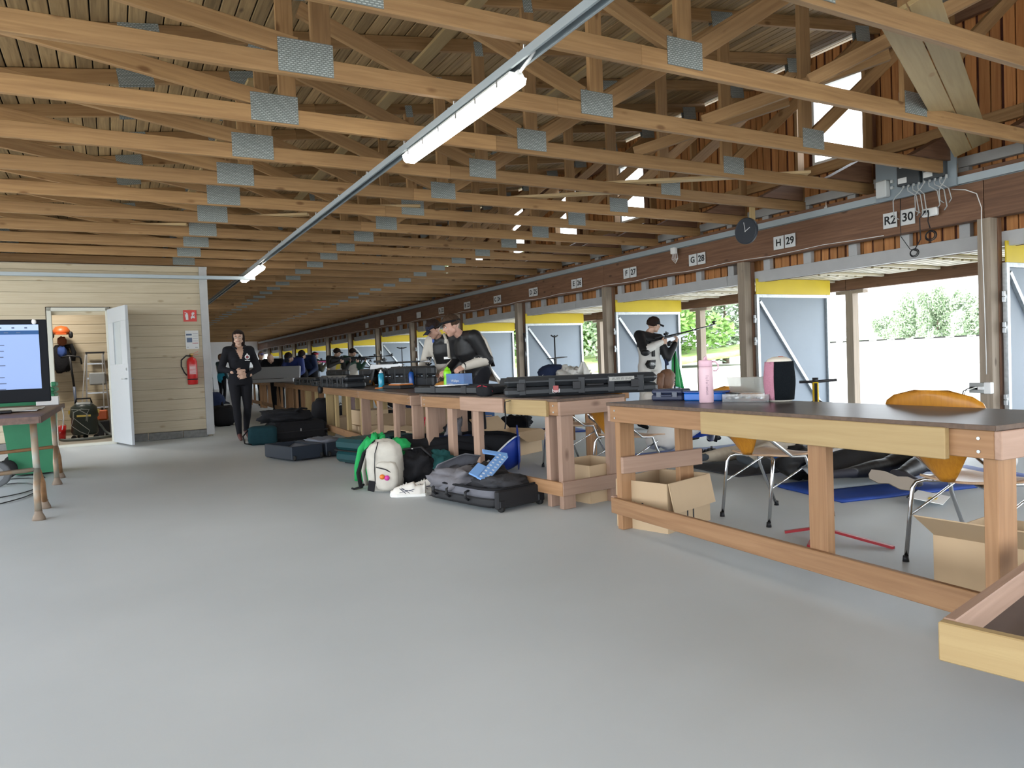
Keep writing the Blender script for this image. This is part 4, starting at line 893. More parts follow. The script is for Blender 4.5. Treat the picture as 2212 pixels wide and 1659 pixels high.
# ------------------------------------------------------------------ third to fifth bench
flask('light blue water bottle standing beside the orange boxes', (2.93, 8.78, ZB), .036, .23, LB, WHITE, 1); flask('dark blue water bottle right of the orange boxes', (3.27, 8.62, ZB), .034, .23, DB, BLACK, 1)
t = thing('tool_box', 'flat orange and black tool box on the third bench', 'box', (2.98, 8.30, ZB), math.radians(100)); ORG = mat('orange plastic', (.60, .17, .02), .4); B('box_body', BLACK, t, (0, 0, .02), (.42, .2, .04), ch=.006); B('box_lid', ORG, t, (-.06, 0, .047), (.26, .19, .014), ch=.004); B('paper', WHITE, t, (-.05, -.01, .058), (.25, .15, .004)); Tb('strap', ORG, t, [(.21, .05, .02), (.26, .1, .01), (.33, .08, .006), (.36, .12, .006)], .007)
gun_case('black open gun case lid standing behind the blue bottles', (3.42, 8.2, ZB), 98, 1.15, .08, .26, lab=False, ribs=4)
gun_case('black gun case with rounded end on the fourth bench', (2.78, 9.35, ZB), 93, 1.15, .28, .17, lab=False)
gun_case('black open case full of small grey parts on the fourth bench', (2.92, 10.7, ZB), 94, .95, .25, .08, lab=False)
gun_case('black case lid standing open behind the laptop', (3.45, 9.9, ZB), 92, 1.3, .06, .24, lab=False, ribs=4)
gun_case('low black case on the fifth bench beside the hanging headphones', (3.0, 11.9, ZB), 94, 1.2, .3, .13, lab=False); gun_case('black case lid raised on the fifth bench', (3.5, 12.2, ZB), 92, 1.2, .08, .24, lab=False, ribs=3)
t = thing('laptop', 'open grey laptop seen from behind on the fourth bench', 'laptop', (3.33, 10.35, ZB+.02), math.radians(75)); B('screen_back', mat('laptop grey', (.06, .07, .08), .4), t, (0, 0, .12), (.34, .012, .23), (.25, 0, 0), ch=.004); B('keyboard', MATS['laptop grey'], t, (0, .14, .0), (.34, .24, .018), ch=.004)
t = thing('ear_muffs', 'black hearing muffs hanging over the corner of the fifth bench', 'ear muffs', (2.86, 11.5, .72)); S('cup', BLACK, t, (-.02, 0, 0), (.08, .11, .13), e=.8, nz=0); S('cup', BLACK, t, (.06, .03, .03), (.08, .11, .13), e=.8, nz=0); Tb('headband', BLACK, t, [(-.02, 0, .05), (.0, .05, .12), (.05, .06, .12), (.06, .03, .06)], .008)
t = thing('grey_case', 'large pale grey open case on the far bench behind the woman', 'case', (3.16, 17.35, .775), math.radians(-35)); LG = mat('pale grey shell', (.30, .31, .33), .5)
B('case_base', LG, t, (0, 0, .04), (1.25, .42, .08), ch=.01); B('case_lid', LG, t, (.0, .22, .20), (1.25, .06, .32), (-.2, 0, 0), ch=.015); B('dark_slot', BLACK, t, (-.1, -.05, .084), (.8, .2, .01))
rifle('long black and silver rifle resting across the third bench', (3.27, 9.55, 1.06), (0, 0, math.radians(-70)), ALU)
stand('short black rest under the rifle on the third bench', (3.36, 9.1, ZB), .26, head=.08, feet=.10); stand('second short black rest under the rifle muzzle', (3.50, 8.6, ZB), .29, head=.08, feet=.10)
# things behind the long case
t = thing('cap_bag', 'dark navy cap and jacket heap behind the long gun case', 'clothing', (4.75, 7.65, .74)); S('cap_crown', NAVY, t, (0, 0, .12), (.34, .38, .26), e=.8, nz=.12, seed=4); S('sleeve', BLACKF, t, (.16, -.12, .11), (.22, .3, .20), e=.7, nz=.2); Tb('white_stripe', WHITE, t, [(-.16, -.02, .12), (-.14, -.09, .15)], .006)
bench('bench in the firing line behind the second work bench, mostly hidden', 4.4, 6.5, -25, 1.6, .5, z=.72, legs=(0, 1.), rail=False)
t = thing('plastic_bag', 'crumpled white plastic bag behind the long gun case', 'bag', (4.72, 7.12, .72)); PLB = mat('thin white plastic', (.68, .67, .63), .35, trans=.25, bump=.5, scale=9)
S('bag_body', PLB, t, (0, 0, .09), (.34, .50, .22), e=.8, nz=.5, seed=8, n=30, m=20); MB().tube([(-.02, -.12, .12), (-.02, -.17, .22), (-.02, -.20, .285), (-.02, -.23, .28), (-.02, -.27, .2), (-.02, -.29, .10)], [.05, .03, .014, .014, .03, .05], 10).build('bag_handle', PLB, t); S('bag_fold', PLB, t, (0, .14, .12), (.2, .25, .24), e=1, nz=.5, seed=2)
# ------------------------------------------------------------------ luggage on the floor
t = thing('rolling_suitcase', 'open grey and black rolling suitcase stuffed with clothes, nearest luggage', 'suitcase', (2.41, 4.95, 0), math.radians(102)); t.scale = (.96, .96, .76)
# local x: long side away from the wheels, y: short side
SG = cloth('suitcase grey', (.13, .13, .15), bump=.2)
b = MB()
b.grid(lambda s, v: ((lambda a: ((.44-.0)*math.copysign(abs(math.cos(a))**.35, math.cos(a)), .25*math.copysign(abs(math.sin(a))**.35, math.sin(a)), .035+.085*v))(2*PI*s)), 48, 3, .012); b.grid(lambda s, v: (-.42+.84*s, -.235+.47*v, .04), 2, 2); b.build('lower_shell', mat('suitcase black', (.018, .018, .02), .6), t)
b = MB(); b.grid(lambda s, v: ((lambda a: (.436*math.copysign(abs(math.cos(a))**.35, math.cos(a)), .246*math.copysign(abs(math.sin(a))**.35, math.sin(a)), .118+.085*v))(2*PI*s)), 48, 3, .010); b.build('upper_shell', SG, t)
b = MB(); b.tube([((lambda a: (.44*math.copysign(abs(math.cos(a))**.35, math.cos(a)), .25*math.copysign(abs(math.sin(a))**.35, math.sin(a)), .205))(2*PI*k/48)) for k in range(48)], .012, 8, closed=True); b.build('zip_rim', BLACKF, t)
B('wheel_end', mat('suitcase black', (.018, .018, .02), .6), t, (-.45, 0, .115), (.045, .47, .17), ch=.012)
for s in (-1, 1): wheel(MB(), (-.455, s*.19, .032), .032, .028).build('wheel', RUB, t); B('wheel_housing', BLACK, t, (-.465, s*.19, .075), (.03, .06, .07), ch=.008)
for x in (-.12, .12, .3): Tb('side_handle', BLACK, t, [(x-.03, .255, .08), (x-.03, .285, .11), (x-.03, .28, .16), (x-.03, .252, .17)], .012)
S('clothes', DGREY, t, (-.12, -.05, .19), (.5, .38, .16), e=.6, nz=.5, seed=1); S('clothes', GREYC, t, (.2, .1, .22), (.42, .34, .20), e=.7, nz=.5, seed=6); S('clothes', cloth('brownish black cloth', (.04, .034, .032)), t, (.12, -.12, .24), (.42, .3, .18), e=.7, nz=.5, seed=9); S('clothes', DGREY, t, (-.3, .02, .22), (.24, .3, .14), e=.7, nz=.5, seed=12)
b = MB(); b.grid(lambda s, v: (.36-.1*s, -.2+.42*v, .20+.24*math.sin(PI*.5*s)*(1-.5*abs(v-.4))), 8, 8, .012); b.build('flap', SG, t)
t = thing('foam_guard', 'light blue perforated plastic piece lying on the open grey suitcase', 'plastic part', (2.46, 4.86, .262), 0, rot=(math.radians(26), math.radians(-18), math.radians(38)))
LBL = mat('pale blue plastic', (.17, .34, .66), .5); b = MB(); b.box((0, 0, 0), (.42, .085, .014), ch=.003); b.box((-.12, .07, 0), (.17, .08, .014), ch=.003); b.box((.18, .06, 0), (.05, .2, .012), (0, 0, .5), ch=.003); b.build('plate', LBL, t)
b = MB()
for k in range(9):
    for j in range(2): b.box((-.18+.045*k, -.02+.04*j, .0076), (.016, .018, .001), (0, 0, .3))
b.build('slots', mat('pale slots', (.62, .68, .75), .5), t)
t = thing('duffel_bag', 'long open black duffel bag with a royal blue end panel', 'bag', (2.86, 6.40, 0), math.radians(-27))
b = MB()
def duf(s, v): a = -PI*.5+(v-.5)*PI*1.35; r_ = .24*(1-.35*abs(2*s-1)**6); return (-.60+1.2*s, r_*1.05*math.cos(a), .245+r_*math.sin(a)*(1.0)+.02*mnoise.noise(Vector((s*7, v*5, 0))))
b.grid(duf, 30, 18, -.014); b.build('bag_shell', BLACKF, t)
S('inner_lining', BLACKF, t, (0, .02, .13), (1.05, .36, .24), e=.6, nz=.25, seed=5); S('clothes', NAVY, t, (-.05, -.06, .26), (.42, .26, .18), e=.8, nz=.6, seed=3, n=28, m=18); S('raised_flap', GREYC, t, (-.03, .05, .36), (.13, .22, .30), e=.9, nz=.6, seed=14, R=(0, .25, .5))
b = MB(); b.grid(lambda s, v: ((lambda a, q: (.60-.02*q, .235*q*math.cos(a)-.01, .22+.215*q*math.sin(a)))(2*PI*s, v)), 24, 4, .01); b.build('end_panel', BLUEV, t)
def blu(s, v):
    x_ = .10+.50*s; a = -PI*(.52+(.10+.58*s)*v); r_ = .258*(1-.35*abs((x_+.6)/.6-1)**6)
    return (x_, r_*1.05*math.cos(a), .245+r_*math.sin(a))
MB().grid(blu, 16, 12, -.006).build('blue_side', BLUEV, t)
Tb('white_piping', WHITE, t, [blu(k/10, 1.0) for k in range(11)], .009)
Tb('strap', BLACKF, t, [(-.4, -.24, .2), (-.2, -.33, .26), (.05, -.36, .30), (.25, -.34, .26), (.4, -.3, .12)], .018, flat=((0, 0, 1), 2.2))
t = thing('backpack', 'cream canvas backpack with black straps leaning by the white shoes', 'backpack', (1.98, 5.92, 0), math.radians(-38))
S('pack_body', CREAM, t, (0, 0, .20), (.30, .24, .46), e=.62, nz=.06, seed=2, n=30, m=22, R=(.15, 0, 0)); S('front_pocket', CREAM, t, (.05, -.12, .14), (.20, .09, .24), e=.6, nz=.06); 
b = MB(); b.box((-.075, -.148, .06), (.06, .012, .09), (.1, .2, 0), ch=.004); b.build('black_patch', BLACKF, t); Tb('zip', BLACK, t, [(-.02, -.172, .22), (.06, -.172, .20), (.12, -.15, .16)], .005)
Tb('seam', BLACK, t, [(-.02, -.10, .42), (-.035, -.145, .33), (-.04, -.155, .2), (-.04, -.15, .08)], .004)
for s in (-1, 1): Tb('strap', CREAM if s > 0 else BLACKF, t, [(-.07, .02*s, .42), (-.17, .04*s, .32), (-.22, .06*s, .16), (-.20, .06*s, .03)], .016, flat=((0, 1, 0), 1.8))
Tb('strap_end', BLACKF, t, [(-.20, 0, .05), (-.24, .04, .02), (-.30, .03, .008), (-.33, .06, .006)], .009)
MB().blob((.03, -.175, .14), .022).build('orange_tag', mat('orange tag', (.65, .18, .02), .5), t); MB().blob((.07, -.172, .13), .022).build('magenta_tag', mat('magenta tag', (.55, .03, .28), .5), t)
t = thing('green_jacket', 'bright green jacket draped behind the cream backpack', 'clothing', (2.08, 6.42, 0), math.radians(-30))
S('jacket_body', GREENC, t, (-.03, 0, .21), (.22, .20, .44), e=.85, nz=.35, seed=4, n=28, m=20, R=(0, .18, 0)); S('hood', GREENC, t, (.20, -.02, .31), (.20, .14, .17), e=.9, nz=.3, seed=7); Tb('sleeve', GREENC, t, [(-.06, -.02, .40), (-.14, -.04, .30), (-.18, -.05, .14), (-.19, -.05, .02)], [.035, .035, .03, .022], 10)
t = thing('clothes_heap', 'heap of dark navy and teal clothes spilling from the duffel bag', 'clothing', (2.42, 5.86, 0), math.radians(20))
S('jacket', BLACKF, t, (-.12, .1, .15), (.34, .40, .32), e=.9, nz=.4, seed=3, n=28, m=18); S('teal_sleeve', TEALC, t, (.0, -.06, .17), (.22, .26, .24), e=.9, nz=.45, seed=5, n=28, m=18); S('trousers', NAVY, t, (.14, -.12, .09), (.28, .30, .18), e=.8, nz=.45, seed=8, n=28, m=18); Tb('strap', BLACK, t, [(-.2, .2, .32), (-.12, .05, .34), (-.1, -.05, .26)], .012)
for k in range(3): B('label_tab', WHITE, t, (-.16+.05*k, .12-.10*k, .325-.05*k), (.035, .012, .006), (0, .4, .6))
def sneaker(label, loc, rz, up=0.):
    t = thing('sneaker', label, 'shoe', loc, math.radians(rz), 'white sneakers by the backpack'); SW = mat('off white leather', (.62, .59, .54), .55, bump=.08)
    def sh(s, v):
        a = 2*PI*v; x = -.14+.28*s; wv = .047*(1-.35*abs(2*s-.9)**3)*(.75 if s < .1 else 1); hh = .10-.055*max(0, (s-.35))/.65-.004; hh *= (1 if s < .93 else .7)
        return (x, wv*math.copysign(abs(math.cos(a))**.7, math.cos(a)), .02+max(0, math.sin(a))**.8*hh*(1-.3*(s > .05)*(s < .3)))
    b = MB(); b.grid(sh, 18, 16); b.build('upper', SW, t)
    b = MB(); b.prism([(-.145, -.035), (-.15, 0), (-.145, .035), (-.08, .042), (.0, .040), (.08, .05), (.13, .036), (.15, 0), (.13, -.036), (.08, -.05), (.0, -.040), (-.08, -.042)], (0, 0, .024)); b.build('sole', mat('white sole', (.66, .65, .62), .6), t)
    for s in (-1, 1):
        b = MB()
        for p_, q_ in (((-.02, .03), (.045, .075)), ((.01, .028), (.06, .07)), ((-.06, .062), (.06, .035)), ((-.05, .045), (.05, .062))): b.bar((p_[0], s*.0485, p_[1]), (q_[0], s*.046, q_[1]), .003, .007, (0, s, 0))
        b.build('side_stripes', mat('navy stripe', (.02, .03, .06), .5), t)
    b = MB()
    for k in range(5): b.tube([(.01+.022*k, -.022, .098-.010*k), (.014+.022*k, 0, .107-.011*k), (.01+.022*k, .022, .098-.010*k)], .004, 6)
    b.build('laces', WHITE, t); return t
sneaker('white sneaker with crossed navy side stripes in front of the backpack', (2.03, 5.53, 0), 180-32); sneaker('second white sneaker half hidden behind the first', (2.22, 5.62, 0), 150)
TH = mat('teal hard shell', (.012, .055, .062), .35)
t = thing('hard_suitcase', 'dark teal ribbed hard shell suitcase lying on the floor', 'suitcase', (2.62, 7.86, 0), math.radians(0+18))
for zz, nm in ((.085, 'lower_shell'), (.215, 'upper_shell')):
    b = MB(); b.box((-.08, 0, zz), (.80, .50, .125), ch=.035)
    for k in range(9): b.box((-.42+.082*k, 0, zz+(.004 if zz > .1 else -.004)), (.04, .506, .122), None, .02)
    b.build(nm, TH, t)
B('zip_band', RUB, t, (-.08, 0, .15), (.806, .506, .012), ch=.004)
for x in (-.30, .12): B('lock_latch', STEEL, t, (x, -.255, .15), (.012, .012, .05)); B('foot', BLACK, t, (x-.06, .0, .012), (.05, .4, .024))
B('side_handle', BLACK, t, (-.10, -.258, .15), (.10, .016, .022), ch=.004)
t = thing('open_suitcase', 'dark blue grey suitcase lying open with lining and clothes', 'suitcase', (2.02, 8.85, 0), math.radians(16))
DS = mat('slate shell', (.025, .032, .045), .4); LIN = cloth('grey lining', (.12, .13, .16))
for s, nm in ((-1, 'left_half'), (1, 'right_half')):
    b = MB(); cx = s*.205+.03*(s > 0)
    b.box((cx, 0, .03), (.39, .66, .03), ch=.012)
    for c, d in (((cx-.19, 0, .10), (.02, .66, .15)), ((cx+.19, 0, .10), (.02, .66, .15)), ((cx, -.32, .10), (.39, .02, .15)), ((cx, .32, .10), (.39, .02, .15))): b.box(c, d, None, .008)
    b.build(nm, DS, t)
    for x in (-.17, .17):
        b = MB(); wheel(b, (cx+x, -.345, .045), .03, .022, (1, 0, 0)); b.build('wheel', RUB, t)
b = MB(); b.grid(lambda s, v: (-.37+.35*s, -.30+.6*v, .15-.05*math.sin(PI*s)+.015*mnoise.noise(Vector((s*5, v*5, 2)))), 10, 10, .008); b.build('lining', LIN, t); S('folded_clothes', LIN, t, (.24, .05, .14), (.34, .52, .13), e=.6, nz=.35, seed=3); b = MB(); b.box((.235, -.332, .11), (.05, .005, .012)); b.box((.33, -.332, .11), (.05, .005, .012)); b.build('rivets', STEEL, t)
t = thing('black_suitcase', 'large black soft suitcase at the bottom of the pile of bags', 'suitcase', (2.34, 11.05, 0), math.radians(4))
b = MB(); b.box((0, 0, .15), (.80, .5, .28), ch=.05); b.build('body', BLACKF, t); B('zip_band', BLACK, t, (0, 0, .15), (.81, .51, .02), ch=.006); b = MB(); wheel(b, (.40, -.2, .03), .03, .03, (1, 0, 0)); wheel(b, (-.38, -.2, .03), .03, .03, (1, 0, 0)); b.build('wheel', RUB, t); B('pull', STEEL, t, (0, -.258, .17), (.015, .008, .04)); Tb('handle', BLACK, t, [(.4, -.08, .22), (.44, -.07, .22), (.44, .07, .22), (.4, .08, .22)], .014)
t = thing('black_bag', 'soft black bag slumped on top of the large black suitcase', 'bag', (2.22, 11.12, .28), math.radians(-10)); S('bag_body', BLACKF, t, (0, 0, .08), (.72, .42, .20), e=.7, nz=.35, seed=6, n=30, m=18); Tb('strap', BLACKF, t, [(.1, -.2, .14), (.2, -.18, .2), (.3, -.1, .18)], .015)
t = thing('black_backpack', 'black bag standing against the bench behind the pile', 'bag', (2.85, 11.6, 0), math.radians(0)); S('bag_body', BLACKF, t, (0, 0, .29), (.30, .36, .58), e=.7, nz=.12, seed=16, R=(0, .12, 0))
t = thing('small_bag', 'small dark teal bag beside the woman walking', 'bag', (1.83, 10.85, 0), math.radians(-10)); S('bag_body', cloth('petrol cloth', (.012, .04, .05)), t, (0, 0, .13), (.40, .30, .27), e=.4, nz=.08, seed=2); Tb('strap', BLACKF, t, [(-.19, -.1, .22), (-.26, -.14, .14), (-.24, -.16, .04), (-.15, -.16, .02)], .010)
t = thing('black_hard_case', 'black hard case with handle under the third bench', 'case', (3.07, 8.30, 0), math.radians(-5)); B('case_body', PC, t, (0, 0, .14), (.5, .22, .26), ch=.03); Tb('handle', BLACK, t, [(-.08, 0, .27), (-.07, 0, .31), (.07, 0, .31), (.08, 0, .27)], .012)
t = thing('red_jacket', 'red jacket sleeve hanging down under the third bench', 'clothing', (2.98, 7.55, 0), math.radians(15)); b = MB(); b.grid(lambda s, v: (-.11+.16*v+.12*s, .03*math.sin(v*9)+.02*s, .02+.42*s+.02*math.sin(v*5)), 12, 14, .02); b.build('sleeve', REDC, t); S('fold', REDC, t, (.09, .02, .40), (.2, .12, .10), e=1, nz=.4)
t = thing('green_bag', 'dark olive bag behind the third bench leg', 'bag', (3.22, 7.25, 0)); S('bag_body', cloth('olive cloth', (.05, .075, .045)), t, (0, 0, .16), (.34, .30, .33), e=.6, nz=.2, seed=5); S('black_top', BLACKF, t, (.05, .03, .33), (.34, .26, .14), e=.8, nz=.4, seed=2)
o = tag(MB().box((0, 0, .20), (.66, .03, .40), ch=.004).build('foam_board', mat('blue board', (.03, .10, .27), .7), None, (4.18, 8.79, 0), (0, 0, .05)), 'upright blue foam board behind the legs of the third bench', 'board')
t = thing('umbrella', 'folded navy umbrella leaning behind the third bench', 'umbrella', (3.55, 8.2, 0)); MB().tube([(0, 0, .0), (.02, 0, .1), (.05, 0, .38)], [.008, .05, .018], 10).build('canopy', NAVY, t); Tb('handle', BLACK, t, [(.05, 0, .38), (.07, 0, .54), (.09, 0, .57), (.11, 0, .54)], .008)
for lab, x, y, a, w_, l_ in (('blue shooting mat by the tripod stand, seen under the second bench', 5.25, 9.2, -15, 1.6, .75), ('blue shooting mat under the seated shooter', 5.25, 5.75, -8, 1.6, .75), ('royal blue mat under the prone shooter at right', 5.3, 3.42, -12, 1.9, .72)):
    t = tag(MB().grid(lambda s, v: (-w_/2+w_*s, -l_/2+l_*v, .018+.008*mnoise.noise(Vector((s*6, v*4, x)))), 24, 12, .016).build('shooting_mat', BLUEM, None, (x, y, 0), (0, 0, math.radians(a))), lab, 'mat', 'blue shooting mats')
t = thing('grey_mat', 'thin dark grey mat under the second prone shooter', 'mat', (5.6, 4.75, 0), math.radians(-6)); B('mat_sheet', DGREY, t, (0, 0, .006), (2.0, .8, .010))  # thin evenly dark grey sheet lying flat on the floor
# clutter by the firing line seen beneath the benches
rr = random.Random(21)
for k, (x, y, lab, m_) in enumerate(((5.0, 10.4, 'black kit bag on the floor far under the second bench', BLACKF), (5.45, 9.9, 'small black bag left of the tripod feet', BLACKF), (4.95, 12.0, 'navy kit bag on the floor beyond the third bench', NAVY), (4.6, 13.3, 'dark kit bag on the floor beyond the fourth bench', DGREY), (4.4, 16, 'black kit bag on the floor beyond the fifth bench', BLACKF))):
    t = thing('kit_bag', lab, 'bag', (x, y, 0), rr.uniform(0, 3)); S('bag_body', m_, t, (0, 0, .10), (.5, .28, .21), e=.7, nz=.3, seed=k+30); Tb('strap', BLACKF, t, [(-.15, 0, .18), (0, .03, .27), (.15, 0, .18)], .010)
for k, (x, y) in enumerate(((4.2, 11.2), (4.3, 12.6), (4.1, 9.6), (4.5, 15.2))):
    t = thing('jacket_heap', ['navy jacket over a chair behind the fourth bench', 'dark jacket over a chair behind the fifth bench', 'black jacket over a chair behind the third bench', 'pale printed shirt hanging behind the fifth bench'][k], 'clothing', (x, y, 0)); S('jacket', [NAVY, BLACKF, DGREY, cloth('printed shirt', (.5, .4, .45), bump=.2)][k], t, (0, 0, .40), (.3, .5, .75), e=.8, nz=.3, seed=40+k)
# ------------------------------------------------------------------ left side: display, table, bin
PIPE = mat('worn grey pipe', (.22, .23, .20), .5, .3, col2=(.28, .16, .08), scale=9); RUSTY = mat('orange brown pipe', (.38, .20, .09), .55, .2, var=.3, scale=14)
t = thing('pipe_table', 'table on bent steel pipe legs carrying the display at the left edge', 'table', (-.50, 6.45, 0))
b = MB(); b.box((-.75, 1.5, .755), (1.5, 3.05, .035), ch=.006); b.build('table_top', mat('worn brown board', (.17, .085, .06), .5, var=.5, scale=14), t)
b = MB(); b.box((-.75, -.026, .75), (1.5, .018, .05)); b.box((.003, 1.5, .75), (.018, 3.05, .05)); b.build('edge_strip', mat('edge strip', (.14, .08, .06), .6, var=.5, scale=30), t)
for y0_ in (.12, 2.15):
    Tb('leg', PIPE, t, [(-.05, y0_, .735), (-.045, y0_+.01, .42), (-.04, y0_+.0, .30)], .024, 12)
    Tb('leg', PIPE, t, [(-.04, y0_+.0, .37), (-.045, y0_-.08, .22), (-.04, y0_-.10, .05)], .024, 12); Tb('leg', RUSTY, t, [(-.04, y0_+.03, .36), (-.04, y0_+.35, .22), (-.04, y0_+.45, .05)], .022, 12)
    for yy in (-.10, .45): MB().lathe([(.045, 0), (.042, .02), (.026, .055), (.026, .07)], 16, (-.04, y0_+yy, 0)).build('rubber_foot', mat('rubber foot brown', (.20, .15, .11), .8), t)
    Tb('stretcher', RUSTY if y0_ > 1 else PIPE, t, [(-.05, y0_, .37), (-.75, y0_, .34), (-1.45, y0_, .37)], .017, 10)
    Tb('leg', PIPE, t, [(-1.42, y0_, .735), (-1.42, y0_, .02)], .022, 10)
o = tag(MB().box((0, 0, .045), (.20, .16, .09), ch=.004).build('white_box', WHITE, None, (-.62, 9.12, .775)), 'small white box on the far corner of the pipe table', 'box')
t = thing('towel', 'strip of white cloth hanging from the table corner', 'cloth', (-.475, 8.55, .76)); MB().grid(lambda s, v: (.012+.01*math.sin(s*4), -.06+.12*v, .0-.22*s), 8, 4, .004).build('cloth', cloth('white cloth', (.66, .66, .66), bump=.1), t)
o = tag(MB().grid(lambda s, v: (-1.2*s, .9*v, .002+.006*math.sin(v*7+s*4)), 10, 8, .003).build('paper_sheet', WHITE, None, (-.60, 7.55, .776)), 'white sheet spread on the table under the display', 'paper')
SCR = mat('screen page', (.24, .33, .58), .5, emit=.28, spec=.1); SBAR = mat('screen toolbar', (.03, .08, .20), .5, emit=.25, spec=.1); STX = mat('screen text', (.10, .13, .22), .5, emit=.15, spec=.1); SLT = mat('screen light bar', (.36, .45, .62), .5, emit=.3, spec=.1)
t = thing('display_screen', 'large black framed display showing a pale blue page, cut by the left edge', 'display', (-1.12, 7.42, .775))
B('frame', mat('display frame', (.006, .007, .010), .6, spec=.15), t, (0, 0, .435), (1.28, .05, .70), ch=.006); B('screen', SCR, t, (0, -.027, .47), (1.16, .004, .545)); B('toolbar', SBAR, t, (0, -.0295, .675), (1.16, .002, .033)); B('light_bar', SLT, t, (0, -.0295, .716), (1.16, .002, .046))
b = MB()
for j in range(9):
    for k in range(6):
        if (j*7+k*3) % 5: b.box((-.5+.16*k+.03*((j+k) % 2)*0, -.0296, .62-.05*j-(.02 if j > 3 else 0)), (.045+.01*((j*k) % 3), .0015, .008))
for k in range(12): b.box((-.5+.085*k, -.031, .675), (.03, .0015, .008)); b.box((-.5+.09*k, -.031, .714), (.02, .0015, .012))
b.build('page_text', STX, t); S('clip', WHITE, t, (.55, -.03, .765), (.035, .03, .045), e=.9, nz=0); B('stand_foot', BLACK, t, (-.1, .02, .012), (.9, .28, .018), (0, 0, .1), ch=.006); B('stand_neck', BLACK, t, (0, .03, .06), (.2, .04, .1))
t = thing('wheelie_bin', 'green plastic wheeled bin behind the pipe table', 'bin', (-.83, 9.75, 0)); GB = mat('bin green', (.03, .22, .10), .5, var=.1)
b = MB(); b.add([(-.19, -.22, .02), (.21, -.22, .02), (.21, .24, .02), (-.19, .24, .02), (-.27, -.30, .90), (.235, -.30, .90), (.235, .30, .90), (-.27, .30, .90)], [(0, 3, 2, 1), (4, 5, 6, 7), (0, 1, 5, 4), (1, 2, 6, 5), (2, 3, 7, 6), (3, 0, 4, 7)]); b.build('body', GB, t); B('lid', GB, t, (-.01, 0, .93), (.54, .66, .06), ch=.02); B('handle_bar', GB, t, (.24, 0, .99), (.05, .40, .05), ch=.01); B('rim', GB, t, (-.01, 0, .87), (.53, .63, .04), ch=.01)
for s in (-1, 1): wheel(MB(), (-.22, s*.30, .1), .1, .04).build('wheel', RUB, t)
t = thing('hand_truck_wheel', 'grey spoked wheel of a trolley by the green bin', 'trolley', (-1.06, 8.75, 0)); wheel(MB(), (0, 0, .13), .13, .045, (.2, 1, 0)).build('tyre', mat('grey tyre', (.10, .105, .11), .7), t); MB().lathe([(.0, -.025), (.075, -.025), (.075, .025), (0, .025)], 16, (0, 0, .13), Vector((0, 0, 1)).rotation_difference(Vector((.2, 1, 0)).normalized()).to_matrix()).build('rim', mat('grey rim', (.35, .36, .37), .5), t); Tb('frame_pipe', STEEL, t, [(0, .05, .13), (-.2, .08, .35), (-.5, .1, .9)], .014)
pts = [(-1.5+.9*math.sin(k*.31)*.35+.5, 8.1+.8*math.cos(k*.31)+.02*k, .006+.002*(k % 3)) for k in range(46)]
wire('thin black cable looping on the floor below the display', [(x_, y_, z_) for x_, y_, z_ in pts], .005, BLACK, 'floor_cable')
# fire equipment on the shed wall
RED = mat('extinguisher red', (.50, .015, .015), .3)
t = thing('fire_extinguisher', 'red fire extinguisher hanging on the pale shed wall', 'extinguisher', (1.13, SY-.09, .87))
MB().lathe([(.0, 0), (.07, 0), (.078, .012), (.078, .37), (.06, .42), (.025, .445), (0, .45)], 28).build('cylinder', RED, t); MB().lathe([(.02, .44), (.02, .475), (.03, .48), (.03, .50), (0, .505)], 14).build('valve', mat('brass', (.45, .33, .12), .35, .9), t)
b = MB(); b.bar((0, 0, .49), (.10, 0, .535), .02, .006); b.bar((0, 0, .475), (.10, 0, .485), .02, .006); b.build('lever', RED, t); Tb('hose', BLACK, t, [(0, 0, .46), (-.08, -.01, .47), (-.155, -.01, .40), (-.16, -.01, .30), (-.12, -.01, .2), (-.085, -.02, .15)], .011, 10)
b = MB(); b.grid(lambda s, v: (.0790*math.cos(-2.3+1.5*s), .0790*math.sin(-2.3+1.5*s), .16+.17*v), 10, 1); b.build('label_sheet', mat('extinguisher label', (.52, .10, .10), .5), t)
b = MB()
for k in range(7): b.grid(lambda s, v: (.0793*math.cos(-2.15+1.2*s), .0793*math.sin(-2.15+1.2*s), .175+.02*k+.008*v), 8, 1)
b.build('label_text', SIGNW, t); B('wall_bracket', BLACK, t, (0, .075, .38), (.04, .03, .08)); b = MB(); b.lathe([(.0785, .075), (.0785, .095)], 28); b.build('band', BLACK, t)
t = thing('extinguisher_sign', 'red sign with white extinguisher and flame symbols', 'sign', (1.145, SY-.004, 1.99)); B('plate', mat('sign red', (.55, .025, .015), .45), t, (0, 0, 0), (.20, .006, .185))
b = MB(); b.box((-.045, -.0036, -.02), (.038, .001, .09), None); b.box((-.045, -.0036, .035), (.02, .001, .02)); b.box((-.055, -.0036, .05), (.05, .001, .008), (0, .3, 0)); b.prism([(-.075, .04), (-.07, .045), (-.066, .0), (-.074, -.04)], (0, .001, 0), (0, -.0041, 0), (1, 0, 0), (0, 0, 1)); b.build('extinguisher_symbol', SIGNW, t)
b = MB()
for x, z_, h in ((.02, -.05, .06), (.04, -.04, .08), (.06, -.045, .06), (.035, .01, .06), (.058, .02, .05)): b.prism([(x, z_), (x+.014, z_+h*.25), (x+.006, z_+h*.6), (x+.012, z_+h), (x-.008, z_+h*.6), (x-.010, z_+h*.25)], (0, .001, 0), (0, -.0041, 0), (1, 0, 0), (0, 0, 1))
b.build('flame_symbol', SIGNW, t)
